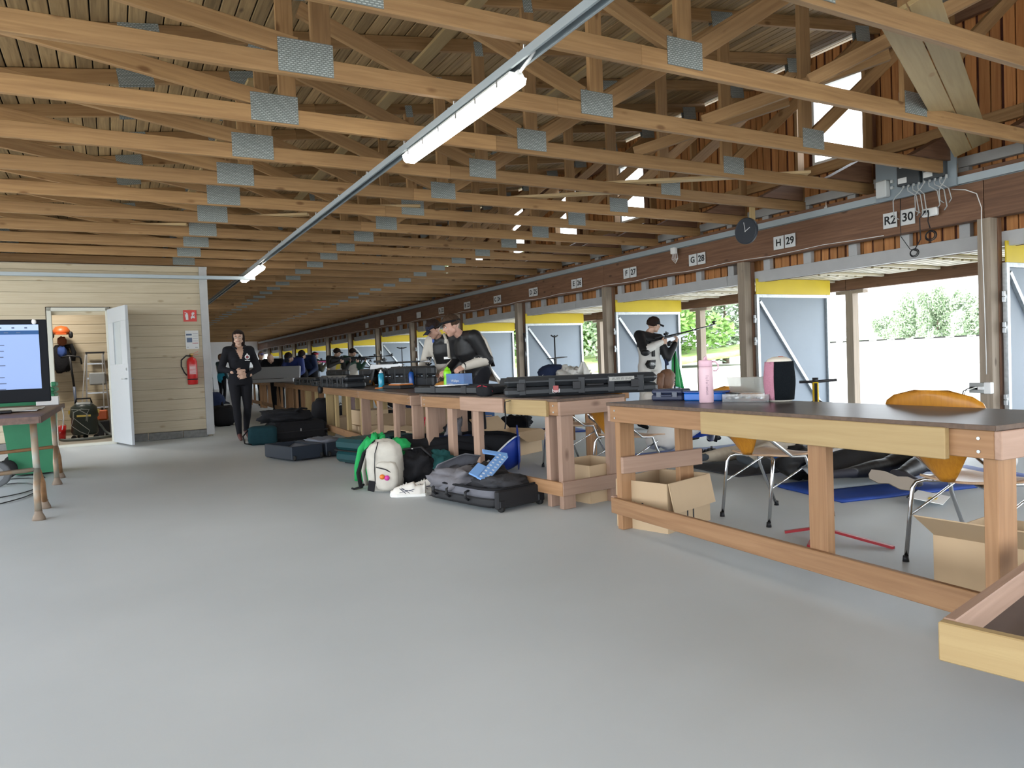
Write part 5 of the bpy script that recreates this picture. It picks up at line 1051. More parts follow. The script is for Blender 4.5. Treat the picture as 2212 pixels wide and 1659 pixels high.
t = thing('notice', 'white printed notice between the red sign and the extinguisher', 'notice', (1.16, SY-.004, 1.60)); B('sheet', mat('notice paper', (.62, .63, .63), .6), t, (0, 0, 0), (.20, .003, .30)); b = MB(); b.box((-.045, -.002, .085), (.085, .001, .028)); b.box((-.04, -.002, -.005), (.08, .001, .075)); b.build('print_block', mat('notice dark', (.08, .12, .20), .6), t)
b = MB()
for k in range(5): b.box((.05, -.002, .10-.04*k), (.08, .001, .006))
b.box((-.07, -.002, -.12), (.03, .001, .01)); b.box((.06, -.002, -.125), (.04, .001, .012)); b.build('print_lines', mat('notice grey', (.25, .27, .32), .6), t); B('red_line', MATS['sign red'], t, (.045, -.002, -.055), (.09, .001, .008))
# storage room
t = thing('safety_helmet', 'orange forestry helmet with ear muffs hanging in the store room', 'helmet', (-.76, 15.0, 1.86)); ORH = mat('helmet orange', (.50, .10, .02), .45); MB().lathe([(.14, -.04), (.13, .03), (.09, .09), (0, .115)], 24).build('shell', ORH, t); S('ear_cup', BLACK, t, (.14, -.03, -.05), (.07, .09, .12), e=.8, nz=0); S('ear_cup', BLACK, t, (-.14, -.03, -.05), (.07, .09, .12), e=.8, nz=0); B('visor', ORH, t, (0, -.15, -.04), (.16, .08, .012), (.2, 0, 0)); S('neck_cloth', cloth('rust cloth', (.22, .07, .03)), t, (0, 0, -.16), (.14, .1, .16), e=.8, nz=.2)
t = thing('work_jacket', 'dark work jacket with blue panel hanging below the helmet', 'clothing', (-.76, 15.05, 0)); S('jacket', BLACKF, t, (-.03, 0, 1.38), (.30, .16, .48), e=.8, nz=.25, seed=3); S('blue_panel', mat('blue cloth', (.03, .07, .25), .8), t, (-.01, -.05, 1.52), (.14, .12, .2), e=.8, nz=.2); MB().tube([(.02, 0, 1.6), (.13, -.02, 1.62), (.17, -.02, 1.50), (.15, -.02, 1.35)], [.04, .045, .04, .035], 10).build('sleeve', BLACKF, t)
t = thing('step_ladder', 'aluminium step ladder leaning on the store room wall', 'ladder', (-.27, 14.95, 0))
for s in (-1, 1): b = MB(); b.bar((s*.19, -.10, .02), (s*.13, .18, 1.48), .022, .05, (0, 1, 0)); b.build('rail', ALU, t)
for k in range(5): B('step', ALU, t, (0, -.05+.055*k, .25+.26*k), (.36-.02*k, .08, .025))
B('top_step', BLACK, t, (0, .18, 1.49), (.3, .1, .03)); 
for s in (-1, 1): b = MB(); b.bar((s*.19-.10, -.3, .02), (s*.13-.02, .14, 1.45), .016, .03, (0, 1, 0)); b.build('rear_rail', ALU, t)
B('grey_tray', mat('tray grey', (.30, .32, .33), .5), t, (.02, .06, 1.02), (.26, .16, .22), ch=.02)
t = thing('kick_scooter', 'dark scooter with black handlebar standing behind the vacuum cleaner', 'scooter', (-.60, 14.6, 0)); Tb('stem', mat('slate blue tube', (.08, .10, .15), .4), t, [(.03, 0, .15), (.0, 0, .9)], .022); Tb('stem_top', BLACK, t, [(0, 0, .9), (-.04, 0, 1.42)], .018); Tb('handlebar', BLACK, t, [(-.16, 0, 1.41), (-.04, 0, 1.43), (.1, 0, 1.41), (.12, 0, 1.38), (.13, 0, 1.28)], .014); B('deck', BLACK, t, (.03, .2, .1), (.12, .5, .03), ch=.01); wheel(MB(), (.03, -.1, .09), .09, .03, (1, 0, 0)).build('wheel', RUB, t)
VAC = mat('vacuum green grey', (.035, .045, .04), .4)
t = thing('vacuum_cleaner', 'dark wet and dry vacuum cleaner with coiled hose in the store room', 'vacuum cleaner', (-.46, 14.15, .02)); MB().lathe([(.0, .08), (.18, .08), (.20, .12), (.19, .36), (.21, .38), (.21, .42), (.19, .54), (.12, .60), (0, .61)], 28).build('tank', VAC, t); B('motor_head', mat('vacuum grey', (.10, .12, .12), .4), t, (0, -.02, .56), (.26, .24, .12), ch=.03); B('yellow_badge', YST, t, (0, -.205, .40), (.2, .02, .03)); Tb('handle', BLACK, t, [(-.12, 0, .6), (-.1, 0, .68), (.1, 0, .68), (.12, 0, .6)], .015); B('yellow_clip', YST, t, (-.21, 0, .46), (.03, .05, .06)); B('yellow_clip', YST, t, (.21, 0, .46), (.03, .05, .06))
for x, y in ((-.16, -.12), (.16, -.12), (0, .17)): wheel(MB(), (x, y, .04), .04, .03).build('wheel', RUB, t)
Tb('power_cord', mat('pale cord', (.30, .32, .30), .5), t, [(-.05+.16*math.cos(k*.8)*(1 if k % 2 else .6), -.22-.005*k, .3+.22*math.sin(k*.55)) for k in range(18)], .006, 6)
Tb('hose', mat('hose grey', (.14, .16, .15), .6), t, [(-.2, -.3, .03), (-.34, -.22, .03), (-.24, -.40, .03), (0, -.38, .03), (.25, -.25, .03), (.40, -.12, .03), (.3, .0, .1), (.18, .0, .3)], .022, 10)
t = thing('fuel_can', 'small red and orange can on the floor behind the vacuum cleaner', 'can', (-.20, 14.75, .02)); B('can_body', ORH, t, (0, 0, .36), (.16, .12, .18), ch=.02); MB().lathe([(.02, .45), (.02, .49), (0, .49)], 10).build('cap', BLACK, t); B('crate', BLACK, t, (0, 0, .13), (.2, .2, .26), ch=.01)
t = thing('ceiling_lamp', 'lamp on the ceiling of the store room, above the open door and out of view', 'lamp', (-.95, 14.2, 2.74)); MB().lathe([(0, 0), (.16, 0), (.18, .05), (0, .06)], 24).build('shade', mat('store lamp glow', (1, .95, .85), .5, emit=6), t)
al = bpy.data.lights.new('store_lamp_light', 'AREA'); al.energy = 26; al.size = .3; al.color = (1, .94, .84); ao = bpy.data.objects.new('store_lamp_light', al); C.objects.link(ao); ao.parent = t; ao.location = (0, 0, -.02)
t = thing('red_bucket', 'red container half hidden behind the door frame', 'bucket', (-.84, 14.3, .02)); MB().lathe([(0, 0), (.09, 0), (.11, .24), (.10, .24), (.08, .02)], 20).build('bucket', RED, t); Tb('bail', STEEL, t, [(-.11, 0, .23), (-.05, 0, .34), (.05, 0, .34), (.11, 0, .23)], .004)
# grease of black bags beyond the shed corner
t = thing('black_duffel', 'black bag on the floor just past the shed corner', 'bag', (1.85, 15.3, 0)); S('bag_body', BLACKF, t, (0, 0, .19), (.45, .6, .40), e=.6, nz=.2, seed=3); Tb('handle', BLACKF, t, [(0, -.15, .36), (0, 0, .46), (0, .15, .36)], .015)
t = thing('dark_trolley', 'dark trolley bag by the far bench beyond the shed corner', 'bag', (2.25, 22.0, 0)); S('bag_body', NAVY, t, (0, 0, .25), (.9, .7, .5), e=.5, nz=.15, seed=31); Tb('handle', STEEL, t, [(-.2, 0, .5), (-.2, 0, .9), (.2, 0, .9), (.2, 0, .5)], .014)

# ------------------------------------------------------------------ outside: target wall and trees
t = thing('target_wall', 'long white target wall far across the range with a dotted dark coping', 'wall', (50, 33.5, -.25)); WW = mat('white render', (.78, .78, .76), .8)
B('wall_face', WW, t, (0, 0, .9), (.3, 27, 1.72)); B('coping', mat('coping grey', (.018, .018, .017), .8), t, (-.16, 0, 1.80), (.5, 27, .10)); b = MB()
for k in range(19): b.box((-.43, -13+1.42*k, 1.81), (.06, .55, .06))
b.build('coping_cap', WW, t)
LEAF = mat('leaf green', (.13, .25, .06), .6, col2=(.22, .36, .10), scale=1.5, trans=0.); LEAF2 = mat('pale willow leaf', (.24, .33, .20), .6, col2=(.34, .42, .28), scale=1.5); BARK = mat('bark', (.16, .12, .09), .9)
def crown(seed, n, rx, rz_, size):
    r_ = random.Random(seed); vs = []; fs = []
    cl = [(Vector((r_.gauss(0, .45), r_.gauss(0, .45), r_.uniform(-.8, .9))), r_.uniform(.25, .5)) for _ in range(22)]
    for i in range(n):
        c, s = r_.choice(cl); d = Vector((r_.gauss(0, 1), r_.gauss(0, 1), r_.gauss(0, 1))).normalized()*s*r_.uniform(.6, 1.05)
        p = c+d; p = Vector((p.x*rx, p.y*rx, p.z*rz_)); a = Vector((r_.uniform(-1, 1), r_.uniform(-1, 1), r_.uniform(-1, 1))).normalized()*size*r_.uniform(.6, 1.3); bb = a.orthogonal().normalized()*size*.55
        k = len(vs); vs += [p-a, p+bb, p+a, p-bb]; fs.append((k, k+1, k+2, k+3))
    me = bpy.data.meshes.new('crown'); me.from_pydata(vs, [], fs); me.update(); return me
CR = {}
for k in range(3):
    CR[k] = crown(k+1, 7000, 2.6, 3.6, .20)
def tree(label, x, y, h, wd, kind, m_):
    t = thing('leafy_tree', label, 'tree', (x, y, -.2), random.uniform(0, 6), 'trees beyond the range'); key = (kind, m_.name)
    if key not in CR: me = CR[kind].copy(); me.materials.append(m_); CR[key] = me
    o = link('crown', CR[key], t, (0, 0, h*.56)); o.scale = (wd/5.2, wd/5.2, h*.5/4.2); o['kind'] = 'stuff'
    MB().tube([(0, 0, 0), (.1, 0, h*.3), (0, .1, h*.6)], [.22*wd/5, .15*wd/5, .05], 8).build('trunk', BARK, t)
    return t
sp = [(52, 60, 12, 11, 0), (60, 70, 15, 12, 0), (50, 70, 13, 11, 1), (58, 84, 16, 13, 0), (48, 82, 14, 12, 0), (66, 78, 16, 13, 0), (56, 98, 17, 13, 0), (46, 95, 15, 12, 1), (60, 112, 18, 14, 0), (44, 110, 16, 12, 0), (50, 125, 17, 13, 0), (42, 128, 15, 12, 0), (55, 140, 18, 14, 0), (36, 140, 14, 12, 0), (62, 62, 12, 10, 1)]
for k, (x, y, h, wd, pl) in enumerate(sp): tree('bright green tree of the dense stand, %s from its right end' % ORD[k], x, y, h, wd, k % 3, LEAF2 if pl else LEAF)
for k, (x, y, h, wd) in enumerate(((60, 36.2, 5.2, 3.4), (60, 38.6, 4.9, 3.2), (60, 33.2, 4.6, 3.8), (62, 41.5, 3.4, 3.2), (61, 30.4, 4.2, 3.4))): tree(['taller pale tree above the white target wall', 'pale tree left of the tallest above the target wall', 'pale tree at the right post above the target wall', 'low pale bush at the left end of the tree row', 'pale tree hidden by the right post'][k], x, y, h+.5, wd*.85, k % 3, LEAF2)
b = MB(); b.grid(lambda s, v: (60+3*s, 22+26*v, -.2+2.1*math.sin(PI*s)+.5*mnoise.noise(Vector((s*3, v*14, 5)))), 6, 60, .2); tag(b.build('low_hedge', LEAF2), 'low pale hedge growing along behind the target wall', 'hedge', kind='stuff')

# ------------------------------------------------------------------ people
V = Vector
def capsule(b, p, q, ra, rb, n=12, flat=None):
    p = V(p); q = V(q); d = q-p; L = max(d.length, 1e-5); d = d/L; pts = []; rs = []
    for k in range(4): a = PI/2*k/4; pts.append(p-d*ra*math.cos(a)); rs.append(max(ra*math.sin(a), .0008))
    pts += [p, q]; rs += [ra, rb]
    for k in range(1, 5): a = PI/2*k/4; pts.append(q+d*rb*math.sin(a)); rs.append(max(rb*math.cos(a), .0008))
    b.tube(pts, rs, n, flat=flat)
def loft(b, rings, n=20, e=.85):
    vs = []; fs = []; sp = lambda t: math.copysign(abs(t)**e, t)
    for c, ax, ay in rings:
        for j in range(n): a = 2*PI*j/n; vs.append(V(c)+V(ax)*sp(math.cos(a))+V(ay)*sp(math.sin(a)))
    for i in range(len(rings)-1):
        for j in range(n): fs.append((i*n+j, i*n+(j+1) % n, (i+1)*n+(j+1) % n, (i+1)*n+j))
    k = (len(rings)-1)*n; fs += [tuple(range(n))[::-1], tuple(k+j for j in range(n))]
    b.add(vs, fs, True)
def fuse(b, vox, smooth=3, fac=.5):
    """one continuous surface out of overlapping volumes"""
    me = b.mesh('tmp'); o = bpy.data.objects.new('tmp', me); C.objects.link(o)
    m = o.modifiers.new('r', 'REMESH'); m.mode = 'VOXEL'; m.voxel_size = vox; m.use_smooth_shade = True
    m2 = o.modifiers.new('s', 'SMOOTH'); m2.iterations = smooth; m2.factor = fac
    dg = bpy.context.evaluated_depsgraph_get(); out = bpy.data.meshes.new_from_object(o.evaluated_get(dg))
    bpy.data.objects.remove(o); bpy.data.meshes.remove(me); return out
def std(h=1.75, w=1.):
    s = h/1.75
    J = dict(pel=(0, 0, .95), che=(0, .01, 1.27), nek=(0, -.01, 1.47), hed=(0, .02, 1.62), hf=(0, 1, 0), hu=(0, 0, 1), f=(0, 1, 0))
    for k, sg in (('L', -1), ('R', 1)):
        J['s'+k] = (sg*.185*w, -.01, 1.42); J['e'+k] = (sg*.24*w, -.02, 1.13); J['w'+k] = (sg*.25*w, .06, .88)
        J['h'+k] = (sg*.09, 0, .92); J['k'+k] = (sg*.10, .02, .50); J['a'+k] = (sg*.10, -.02, .085); J['t'+k] = (sg*.12, .14, .03)
        J['f'+k] = None
    return {k: (V(v)*s if v is not None and k not in ('hf', 'hu', 'f') else (V(v) if v is not None else None)) for k, v in J.items()}
def hand(b, w, d, n, s=1., curl=.5, side=1):
    """palm and five fingers; w wrist, d direction, n palm normal, side = thumb side sign"""
    w = V(w); d = V(d).normalized(); n = V(n); n = (n-d*n.dot(d)).normalized(); t = d.cross(n)*side
    loft(b, [(w-d*.01*s, t*.026*s, n*.019*s), (w+d*.035*s, t*.036*s, n*.017*s), (w+d*.085*s, t*.041*s, n*.014*s), (w+d*.095*s, t*.036*s, n*.010*s)], 12)
    for k, (off, ln, r_) in enumerate(((.030, .072, .0088), (.010, .080, .009), (-.010, .074, .0085), (-.029, .058, .0078))):
        p = w+d*.085*s+t*off*s; a = 0; dd = d
        for j, fr in enumerate((.45, .32, .25)):
            a += curl*(.55+.35*j)*(1+.12*k); dd = (d*math.cos(a)+n*math.sin(a)+t*off*1.6).normalized(); q = p+dd*ln*fr*s; capsule(b, p, q, r_*s*(1-.08*j), r_*s*(1-.08*(j+1)), 8); p = q
    p = w+d*.02*s+t*.026*s; dd = (d*.75+t*.75+n*.3).normalized(); q = p+dd*.042*s; capsule(b, p, q, .013*s, .0105*s, 8); dd = (d*.95+t*.15+n*.45).normalized(); q2 = q+dd*.032*s; capsule(b, q, q2, .0105*s, .008*s, 8)
def figure(label, loc, rz, J, zones, h=1.75, vox=.013, fem=False, thick=1., hair=None, cap=None, curl=(.5, .5), hn=None, loose=1., skin=(.52, .33, .24), face=True, handR=True, handL=True, extra=None, collar=None, bare_feet=False, hd=None):
    s = h/1.75; t = thing('person', label, 'person', loc, rz); T = thick
    J = dict(J); f_ = J['f'].normalized(); segs = []
    b = MB()
    up = (J['nek']-J['pel']).normalized(); xr = f_.cross(up)*-1; xr = up.cross(f_)*-1 if xr.length < .1 else xr.normalized()
    xr = (J['sR']-J['sL']).normalized(); hx = (J['hR']-J['hL']).normalized(); fr = up.cross(xr).normalized(); fh = up.cross(hx).normalized()
    wa = J['pel'].lerp(J['che'], .48); sh = J['sL'].lerp(J['sR'], .5)
    hw, ww, cw = ((.165, .125, .150) if fem else (.160, .145, .168))
    loft(b, [(J['pel']-up*.09*s, hx*hw*.86*s*T, fh*.105*s*T), (J['pel'], hx*hw*s*T, fh*.115*s*T), (wa, hx*ww*s*T, fh*.095*s*T), (J['che'], xr*cw*s*T, fr*.118*s*T), (sh-up*.03*s, xr*.165*s*T, fr*.10*s*T), (sh+up*.035*s, xr*.115*s, fr*.07*s), (J['nek'], xr*.062*s, fr*.06*s)], 22)
    if fem:
        for k in (-1, 1): b.blob(J['che']+xr*k*.065*s+fr*.085*s+up*.01, (.062*s,)*3, 12, 8)
    for a, c, ra, rb, tg in ((J['pel']-up*.04, J['pel']+up*.03, .15, .15, 'hips'), (wa, J['che'], .13, .15, 'torso'), (J['che'], sh, .15, .12, 'torso'), (J['sL'], J['sR'], .075, .075, 'torso')): segs.append((a, c, ra*s*T, rb*s*T, tg))
    ar = (.056, .050, .043, .034) if not fem else (.050, .044, .038, .030)
    for k in 'LR':
        S_, E2, W2 = J['s'+k], J['e'+k], J['w'+k]
        lz = T*loose
        capsule(b, S_, E2, ar[0]*s*lz*1.08, ar[1]*s*lz, 12); capsule(b, E2, W2, ar[1]*s*lz, ar[3]*s*lz, 12); capsule(b, J['sL'].lerp(J['sR'], .5), S_, .07*s*T, .058*s*lz, 12)
        segs.append((S_, E2, ar[0]*s*lz, ar[1]*s*lz, 'uarm'+k)); segs.append((E2, W2, ar[1]*s*lz, ar[3]*s*lz, 'farm'+k))
        H_, K_, A_, T_ = J['h'+k], J['k'+k], J['a'+k], J['t'+k]
        capsule(b, H_, K_, .088*s*T, .057*s*loose, 14); capsule(b, K_, K_.lerp(A_, .35), .056*s*loose, .056*s*loose, 14); capsule(b, K_.lerp(A_, .35), A_, .056*s*loose, .036*s*loose, 14)
        segs.append((H_, K_, .088*s*T, .057*s*loose, 'thigh')); segs.append((K_, A_, .056*s*loose, .04*s*loose, 'shin'))
        td = (T_-A_).normalized(); dn = (A_-K_).normalized(); heel = A_-td*.045*s+dn*.045*s; toe = T_+td*.03*s
        capsule(b, A_, heel, .038*s, .032*s, 12); capsule(b, heel, toe, .034*s, .028*s, 12); capsule(b, A_, T_, .040*s, .030*s, 12)
        segs.append((A_+dn*.01, heel, .038*s, .034*s, 'shoe')); segs.append((heel, toe, .034*s, .03*s, 'shoe'))
    capsule(b, J['nek']-up*.04, J['nek'], .058*s, .052*s, 12); segs.append((J['nek'], J['nek']+up*.05, .045*s, .05*s, 'neck'))
    me1 = fuse(b, vox*s)
    # head and neck, finer
    hf = J['hf'].normalized(); hu = J['hu']; hu = (hu-hf*hu.dot(hf)).normalized(); hr = hf.cross(hu).normalized(); hc = J['hed']; RH = Matrix((hr, hf, hu)).transposed()
    P_ = lambda x, y, z: hc+RH @ V((x, y, z))*s
    b = MB(); b.blob(P_(0, -.012, .028), (.074*s, .092*s, .088*s), 20, 14, RH); b.blob(P_(0, .022, -.025), (.060*s, .066*s, .078*s), 18, 12, RH); capsule(b, P_(0, .055, -.082), P_(0, .040, -.080), .027*s, .032*s)
    capsule(b, P_(-.045, .005, -.055), P_(.045, .005, -.055), .026*s, .026*s); capsule(b, P_(0, .082, .012), P_(0, .100, -.018), .009*s, .013*s, 8); capsule(b, P_(-.02, .080, -.05), P_(.02, .080, -.05), .009*s, .009*s, 8); capsule(b, P_(-.035, .070, .034), P_(.035, .070, .034), .014*s, .014*s, 8)
    for k in (-1, 1): b.blob(P_(k*.074, -.008, -.004), (.012*s, .02*s, .032*s), 8, 8, RH); b.blob(P_(k*.036, .062, -.02), (.022*s, .018*s, .022*s), 8, 8, RH)
    capsule(b, P_(0, -.015, -.06), J['nek'], .050*s, .054*s, 14)
    me2 = fuse(b, max(.006, vox*.55)*s, 2)
    me3 = None
    if hd is None: hd = {}
    b = MB(); any_ = False
    for k, on in (('L', handL), ('R', handR)):
        if not on: continue
        d = hd.get(k+'d', (J['w'+k]-J['e'+k])); n = hd.get(k+'n', f_*-1 if False else V((-1 if k == 'R' else 1, 0, 0))); hand(b, J['w'+k], d, n, s, curl[0 if k == 'L' else 1], side=(1 if k == 'R' else -1)*hd.get('s', 1)); capsule(b, J['w'+k]-V(d).normalized()*.05*s, J['w'+k]+V(d).normalized()*.005, .027*s, .026*s); any_ = True
    if any_: me3 = fuse(b, max(.0045, vox*.38)*s, 1)
    mats = []; slot = {}
    def sl(m_):
        if m_.name not in slot: slot[m_.name] = len(mats); mats.append(m_)
        return slot[m_.name]
    SK = mat('skin %d' % int(skin[0]*100), skin, .5); default = zones.get('torso')
    bm = bmesh.new()
    for me, tg in ((me1, None), (me2, 'skin'), (me3, 'skin')):
        if me is None: continue
        n0 = len(bm.faces); bm.from_mesh(me); bm.faces.ensure_lookup_table()
        for i in range(n0, len(bm.faces)): bm.faces[i].smooth = True
        if tg: 
            k = sl(SK)
            for i in range(n0, len(bm.faces)): bm.faces[i].material_index = k
        else:
            cen = np.array([fc.calc_center_median()[:] for fc in bm.faces[n0:]]); best = np.full(len(cen), 1e9); ids = np.zeros(len(cen), int); tt = np.zeros(len(cen))
            for si, (a, c, ra, rb, _) in enumerate(segs):
                a = np.array(a); c = np.array(c); ab = c-a; u_ = np.clip(((cen-a) @ ab)/max(ab @ ab, 1e-9), 0, 1); dist = np.linalg.norm(cen-a-u_[:, None]*ab, axis=1)-(ra+(rb-ra)*u_)
                k = dist < best; best[k] = dist[k]; ids[k] = si; tt[k] = u_[k]
            for i in range(len(cen)):
                tg2 = segs[ids[i]][4]; z_ = zones.get(tg2) or zones.get(tg2[:4]) or {'neck': SK, 'skin': SK}.get(tg2) or zones.get({'hips': 'thigh', 'shin': 'thigh'}.get(tg2, 'torso'), default)
                if callable(z_): z_ = z_(V(cen[i]), tt[i], J, fr, xr, up) or default
                bm.faces[n0+i].material_index = sl(z_)
    out = bpy.data.meshes.new('body'); bm.to_mesh(out); bm.free()
    for m_ in mats: out.materials.append(m_)
    link('body', out, t)
    if face:
        EW = mat('eye white', (.7, .68, .65), .3); EI = mat('iris', (.04, .03, .02), .2); LIP = mat('lips', (.38, .14, .12), .5); BRW = hair[0] if hair else mat('brow', (.06, .035, .02), .8)
        for k in (-1, 1): e_ = MB().blob(P_(k*.030, .0755, .010), (.013*s, .008*s, .0075*s), 10, 8, RH).build('eye', EW, t); MB().blob(P_(k*.030, .0815, .010), (.006*s, .004*s, .006*s), 8, 6, RH).build('iris', EI, e_)
        b = MB(); b.tube([P_(-.022, .085, -.05), P_(0, .0925, -.048), P_(.022, .085, -.05)], .0055*s, 6); b.build('lips', LIP, t)
        for k in (-1, 1): MB().tube([P_(k*.015, .087, .030), P_(k*.032, .086, .035), P_(k*.048, .074, .030)], .0038*s, 6).build('eyebrow', BRW, t)
    if hair:
        hm, ln = hair[0], hair[1]; b = MB(); n, m = 32, 22; vs = []; fs = []
        for i in range(m+1):
            for j in range(n):
                th = PI*i/m; a = 2*PI*j/n; d = V((math.sin(th)*math.cos(a), math.sin(th)*math.sin(a), math.cos(th))); frontal = d.y > .30 and d.z < .52-.25*abs(d.x)
                k = .84 if frontal else 1.10+(.10 if .05 < ln else 0)*(1-max(0, d.z))+.07*mnoise.noise(d*4+V((ln*9, 0, 0)))+(hair[2] if len(hair) > 2 else 0)*mnoise.noise(d*7)
                x, y, z = d.x*.079*k, (d.y*.098-.012)*k, d.z*.094*k+.028
                if not frontal and d.z < .1 and d.y < .45: z = .028+d.z*.094-ln*min(1, max(0, .1-d.z)*1.6)*(1 if d.y < .25 else .6); x *= 1+ln*1.2*max(0, .1-d.z); 
                if not frontal and d.z < -.35 and ln < .03: x *= .8; y *= .8; z = max(z, -.03)
                vs.append(P_(x, y, z))
        for i in range(m):
            for j in range(n): fs.append((i*n+j, (i+1)*n+j, (i+1)*n+(j+1) % n, i*n+(j+1) % n))
        b.add(vs, fs, True); b.build('hair', hm, t)
    if cap:
        b = MB(); n = 24; b.grid(lambda u1, v1: P_(.086*math.sin(PI/2*v1)*math.cos(2*PI*u1), .104*math.sin(PI/2*v1)*math.sin(2*PI*u1)-.012, .03+.095*math.cos(PI/2*v1)), n, 8, -.004)
        if cap[1]: b.grid(lambda u1, v1: P_((u1-.5)*2*(.070-.012*v1), .075+.085*v1*math.sqrt(max(0, 1-(2*u1-1)**2*.55)), .035-.022*v1-.02*(2*u1-1)**2), 10, 5, .004)
        b.build('cap', cap[0], t)
    if extra: extra(t, J, P_, fr, xr, up)
    return t
BK = mat('black jersey', (.013, .013, .016), .9, bump=.25, scale=9); BKL = mat('black leather', (.012, .012, .013), .45, bump=.25, scale=12); CRW = mat('cream leather jacket', (.50, .46, .40), .65, bump=.12, scale=12, var=.08); WHC = mat('white jacket cloth', (.60, .58, .54), .7, bump=.1)
SHOE = mat('dark red shoe', (.10, .035, .03), .6); HB = mat('dark brown hair', (.022, .013, .010), .8, spec=.12, bump=.5, scale=60, stretch=(1, 1, .2)); HM = mat('mid brown hair', (.13, .06, .03), .6, bump=.5, scale=60, stretch=(1, 1, .2)); HD = mat('tousled hair', (.05, .028, .016), .7, bump=.8, scale=40)
CAPM = mat('black cap', (.012, .012, .014), .8)
# 1 the woman walking towards the camera
J = std(1.70)
J['hf'] = V((.30, 1, -.12)); J['sL'].x += .01; J['sR'].x -= .01
J['eR'] = V((.275, .02, 1.10)); J['wR'] = V((.10, .175, 1.045)); J['eL'] = V((-.275, .02, 1.09)); J['wL'] = V((-.075, .18, .985))
J['kR'] = V((.085, .07, .50)); J['aR'] = V((.07, .10, .09)); J['tR'] = V((.08, .24, .03)); J['kL'] = V((-.08, .06, .49)); J['aL'] = V((-.085, -.16, .13)); J['tL'] = V((-.09, -.02, .035))
def wtorso(p, u_, J, fr, xr, up):
    d = p-J['che']; x = d.dot(xr); z = p.z
    if d.dot(fr) > .0 and z > 1.24 and abs(x) < .012+(z-1.24)*.30: return MATS['skin 52']
    return BK
mat('skin 52', (.52, .33, .24), .5)
def wx(t, J, P_, fr, xr, up):
    q = MB(); q.tube([V((-.052, .105, 1.40)), V((-.09, .02, 1.445)), V((-.06, -.07, 1.46)), V((.0, -.09, 1.46)), V((.06, -.07, 1.46)), V((.09, .02, 1.445)), V((.052, .105, 1.40))], [.014, .022, .03, .034, .03, .022, .014], 10); q.build('hood', BK, t)
    EM = mat('emblem white', (.68, .66, .66), .6); c = V((-.092, .152, 1.27)); q = MB(); q.tube([c+V((.03*math.cos(a), .004*abs(math.cos(a)), .03*math.sin(a))) for a in [2*PI*k/18 for k in range(18)]], .009, 6, closed=True); q.box(c+V((0, .002, .045)), (.02, .006, .014)); q.box(c+V((0, .0, -.052)), (.075, .006, .012)); q.build('emblem', EM, t)
    q = MB(); q.blob(c, (.018, .006, .018), 10, 8); q.build('emblem_core', mat('emblem red', (.25, .04, .05), .6), t)
    q = MB()
    for k in (-1, 1): q.tube([P_(k*.030+.021*math.cos(a), .094, .008+.016*math.sin(a)) for a in [2*PI*j/14 for j in range(14)]], .0012, 5, closed=True)
    q.tube([P_(-.009, .098, .010), P_(.009, .098, .010)], .0012, 5); q.build('glasses', GUN, t)
figure('dark haired woman in black hoodie and leggings walking down the aisle, hands folded', (1.725, 11.98, 0), math.radians(183), J, dict(torso=wtorso, uarm=BK, farm=BK, hips=BK, thigh=BK, shin=BK, shoe=SHOE), 1.70, .011, True, 1.14, hair=(HB, .10), loose=1.1, extra=wx, curl=(.45, .35),
       hd=dict(Rd=V((-1, .25, .05)), Rn=V((-.1, -1, -.2)), Ld=V((1, .25, -.15)), Ln=V((0, -1, 0))))
# 2 man in black leather jacket bending over the bench, seen from his left side
J = std(1.80)
J['pel'] = V((0, -.06, .96)); J['che'] = V((0, .07, 1.20)); J['nek'] = V((0, .17, 1.37)); J['hed'] = V((0, .285, 1.475)); J['hf'] = V((.25, 1, -.42)); J['sL'] = V((-.20, .11, 1.34)); J['sR'] = V((.20, .11, 1.34))
J['eL'] = V((-.26, -.02, 1.08)); J['wL'] = V((-.16, .22, 1.01)); J['eR'] = V((.27, .05, 1.07)); J['wR'] = V((.14, .26, .97)); J['hL'] = V((-.09, -.05, .93)); J['hR'] = V((.09, -.05, .93))
def sleeve_w(p, u_, J, fr, xr, up): return CRW if (p-J['eL']).dot(V((0, .2, -1))) > .0 else BKL
def mx_(t, J, P_, fr, xr, up):
    q = MB(); q.tube([V((-.225, .07, 1.40)), V((-.285, .02, 1.30)), V((-.305, -.02, 1.18)), V((-.295, -.06, 1.08)), V((-.22, .03, 1.03))], [.010, .014, .016, .018, .02], 8); q.build('sleeve_stripe', CRW, t)
    q = MB(); q.tube([V((-.165, .19, 1.02)), V((-.16, .24, 1.01))], [.040, .043], 10); q.build('glove_cuff', BKL, t)
    q = MB(); q.grid(lambda u1, v1: (-.16+.30*u1, -.13-.02*u1-(.25*(1-v1)**1.3)*(.6+.5*math.sin(PI*u1)), .74+.28*v1+.1*u1*(1-v1)), 14, 10, .014); q.build('jacket_tail', CRW, t)
    q = MB(); q.grid(lambda u1, v1: (-.15+.28*u1, -.10-.03*u1-.10*(1-v1), 1.0+.27*v1), 10, 8, .014); q.build('jacket_back_panel', BKL, t)
    q = MB(); q.tube([P_(-.088, -.02, .045), P_(-.078, .07, .062), P_(0, .112, .066), P_(.078, .07, .062), P_(.088, -.02, .045), P_(0.05, -.1, .03), P_(-.05, -.1, .03)], .012, 8, closed=True); q.grid(lambda u1, v1: P_((u1-.5)*2*(.078-.01*v1), .085+.085*v1*math.sqrt(max(0, 1-(2*u1-1)**2*.6)), .062-.008*v1), 10, 5, .004); q.build('sun_visor', CAPM, t)
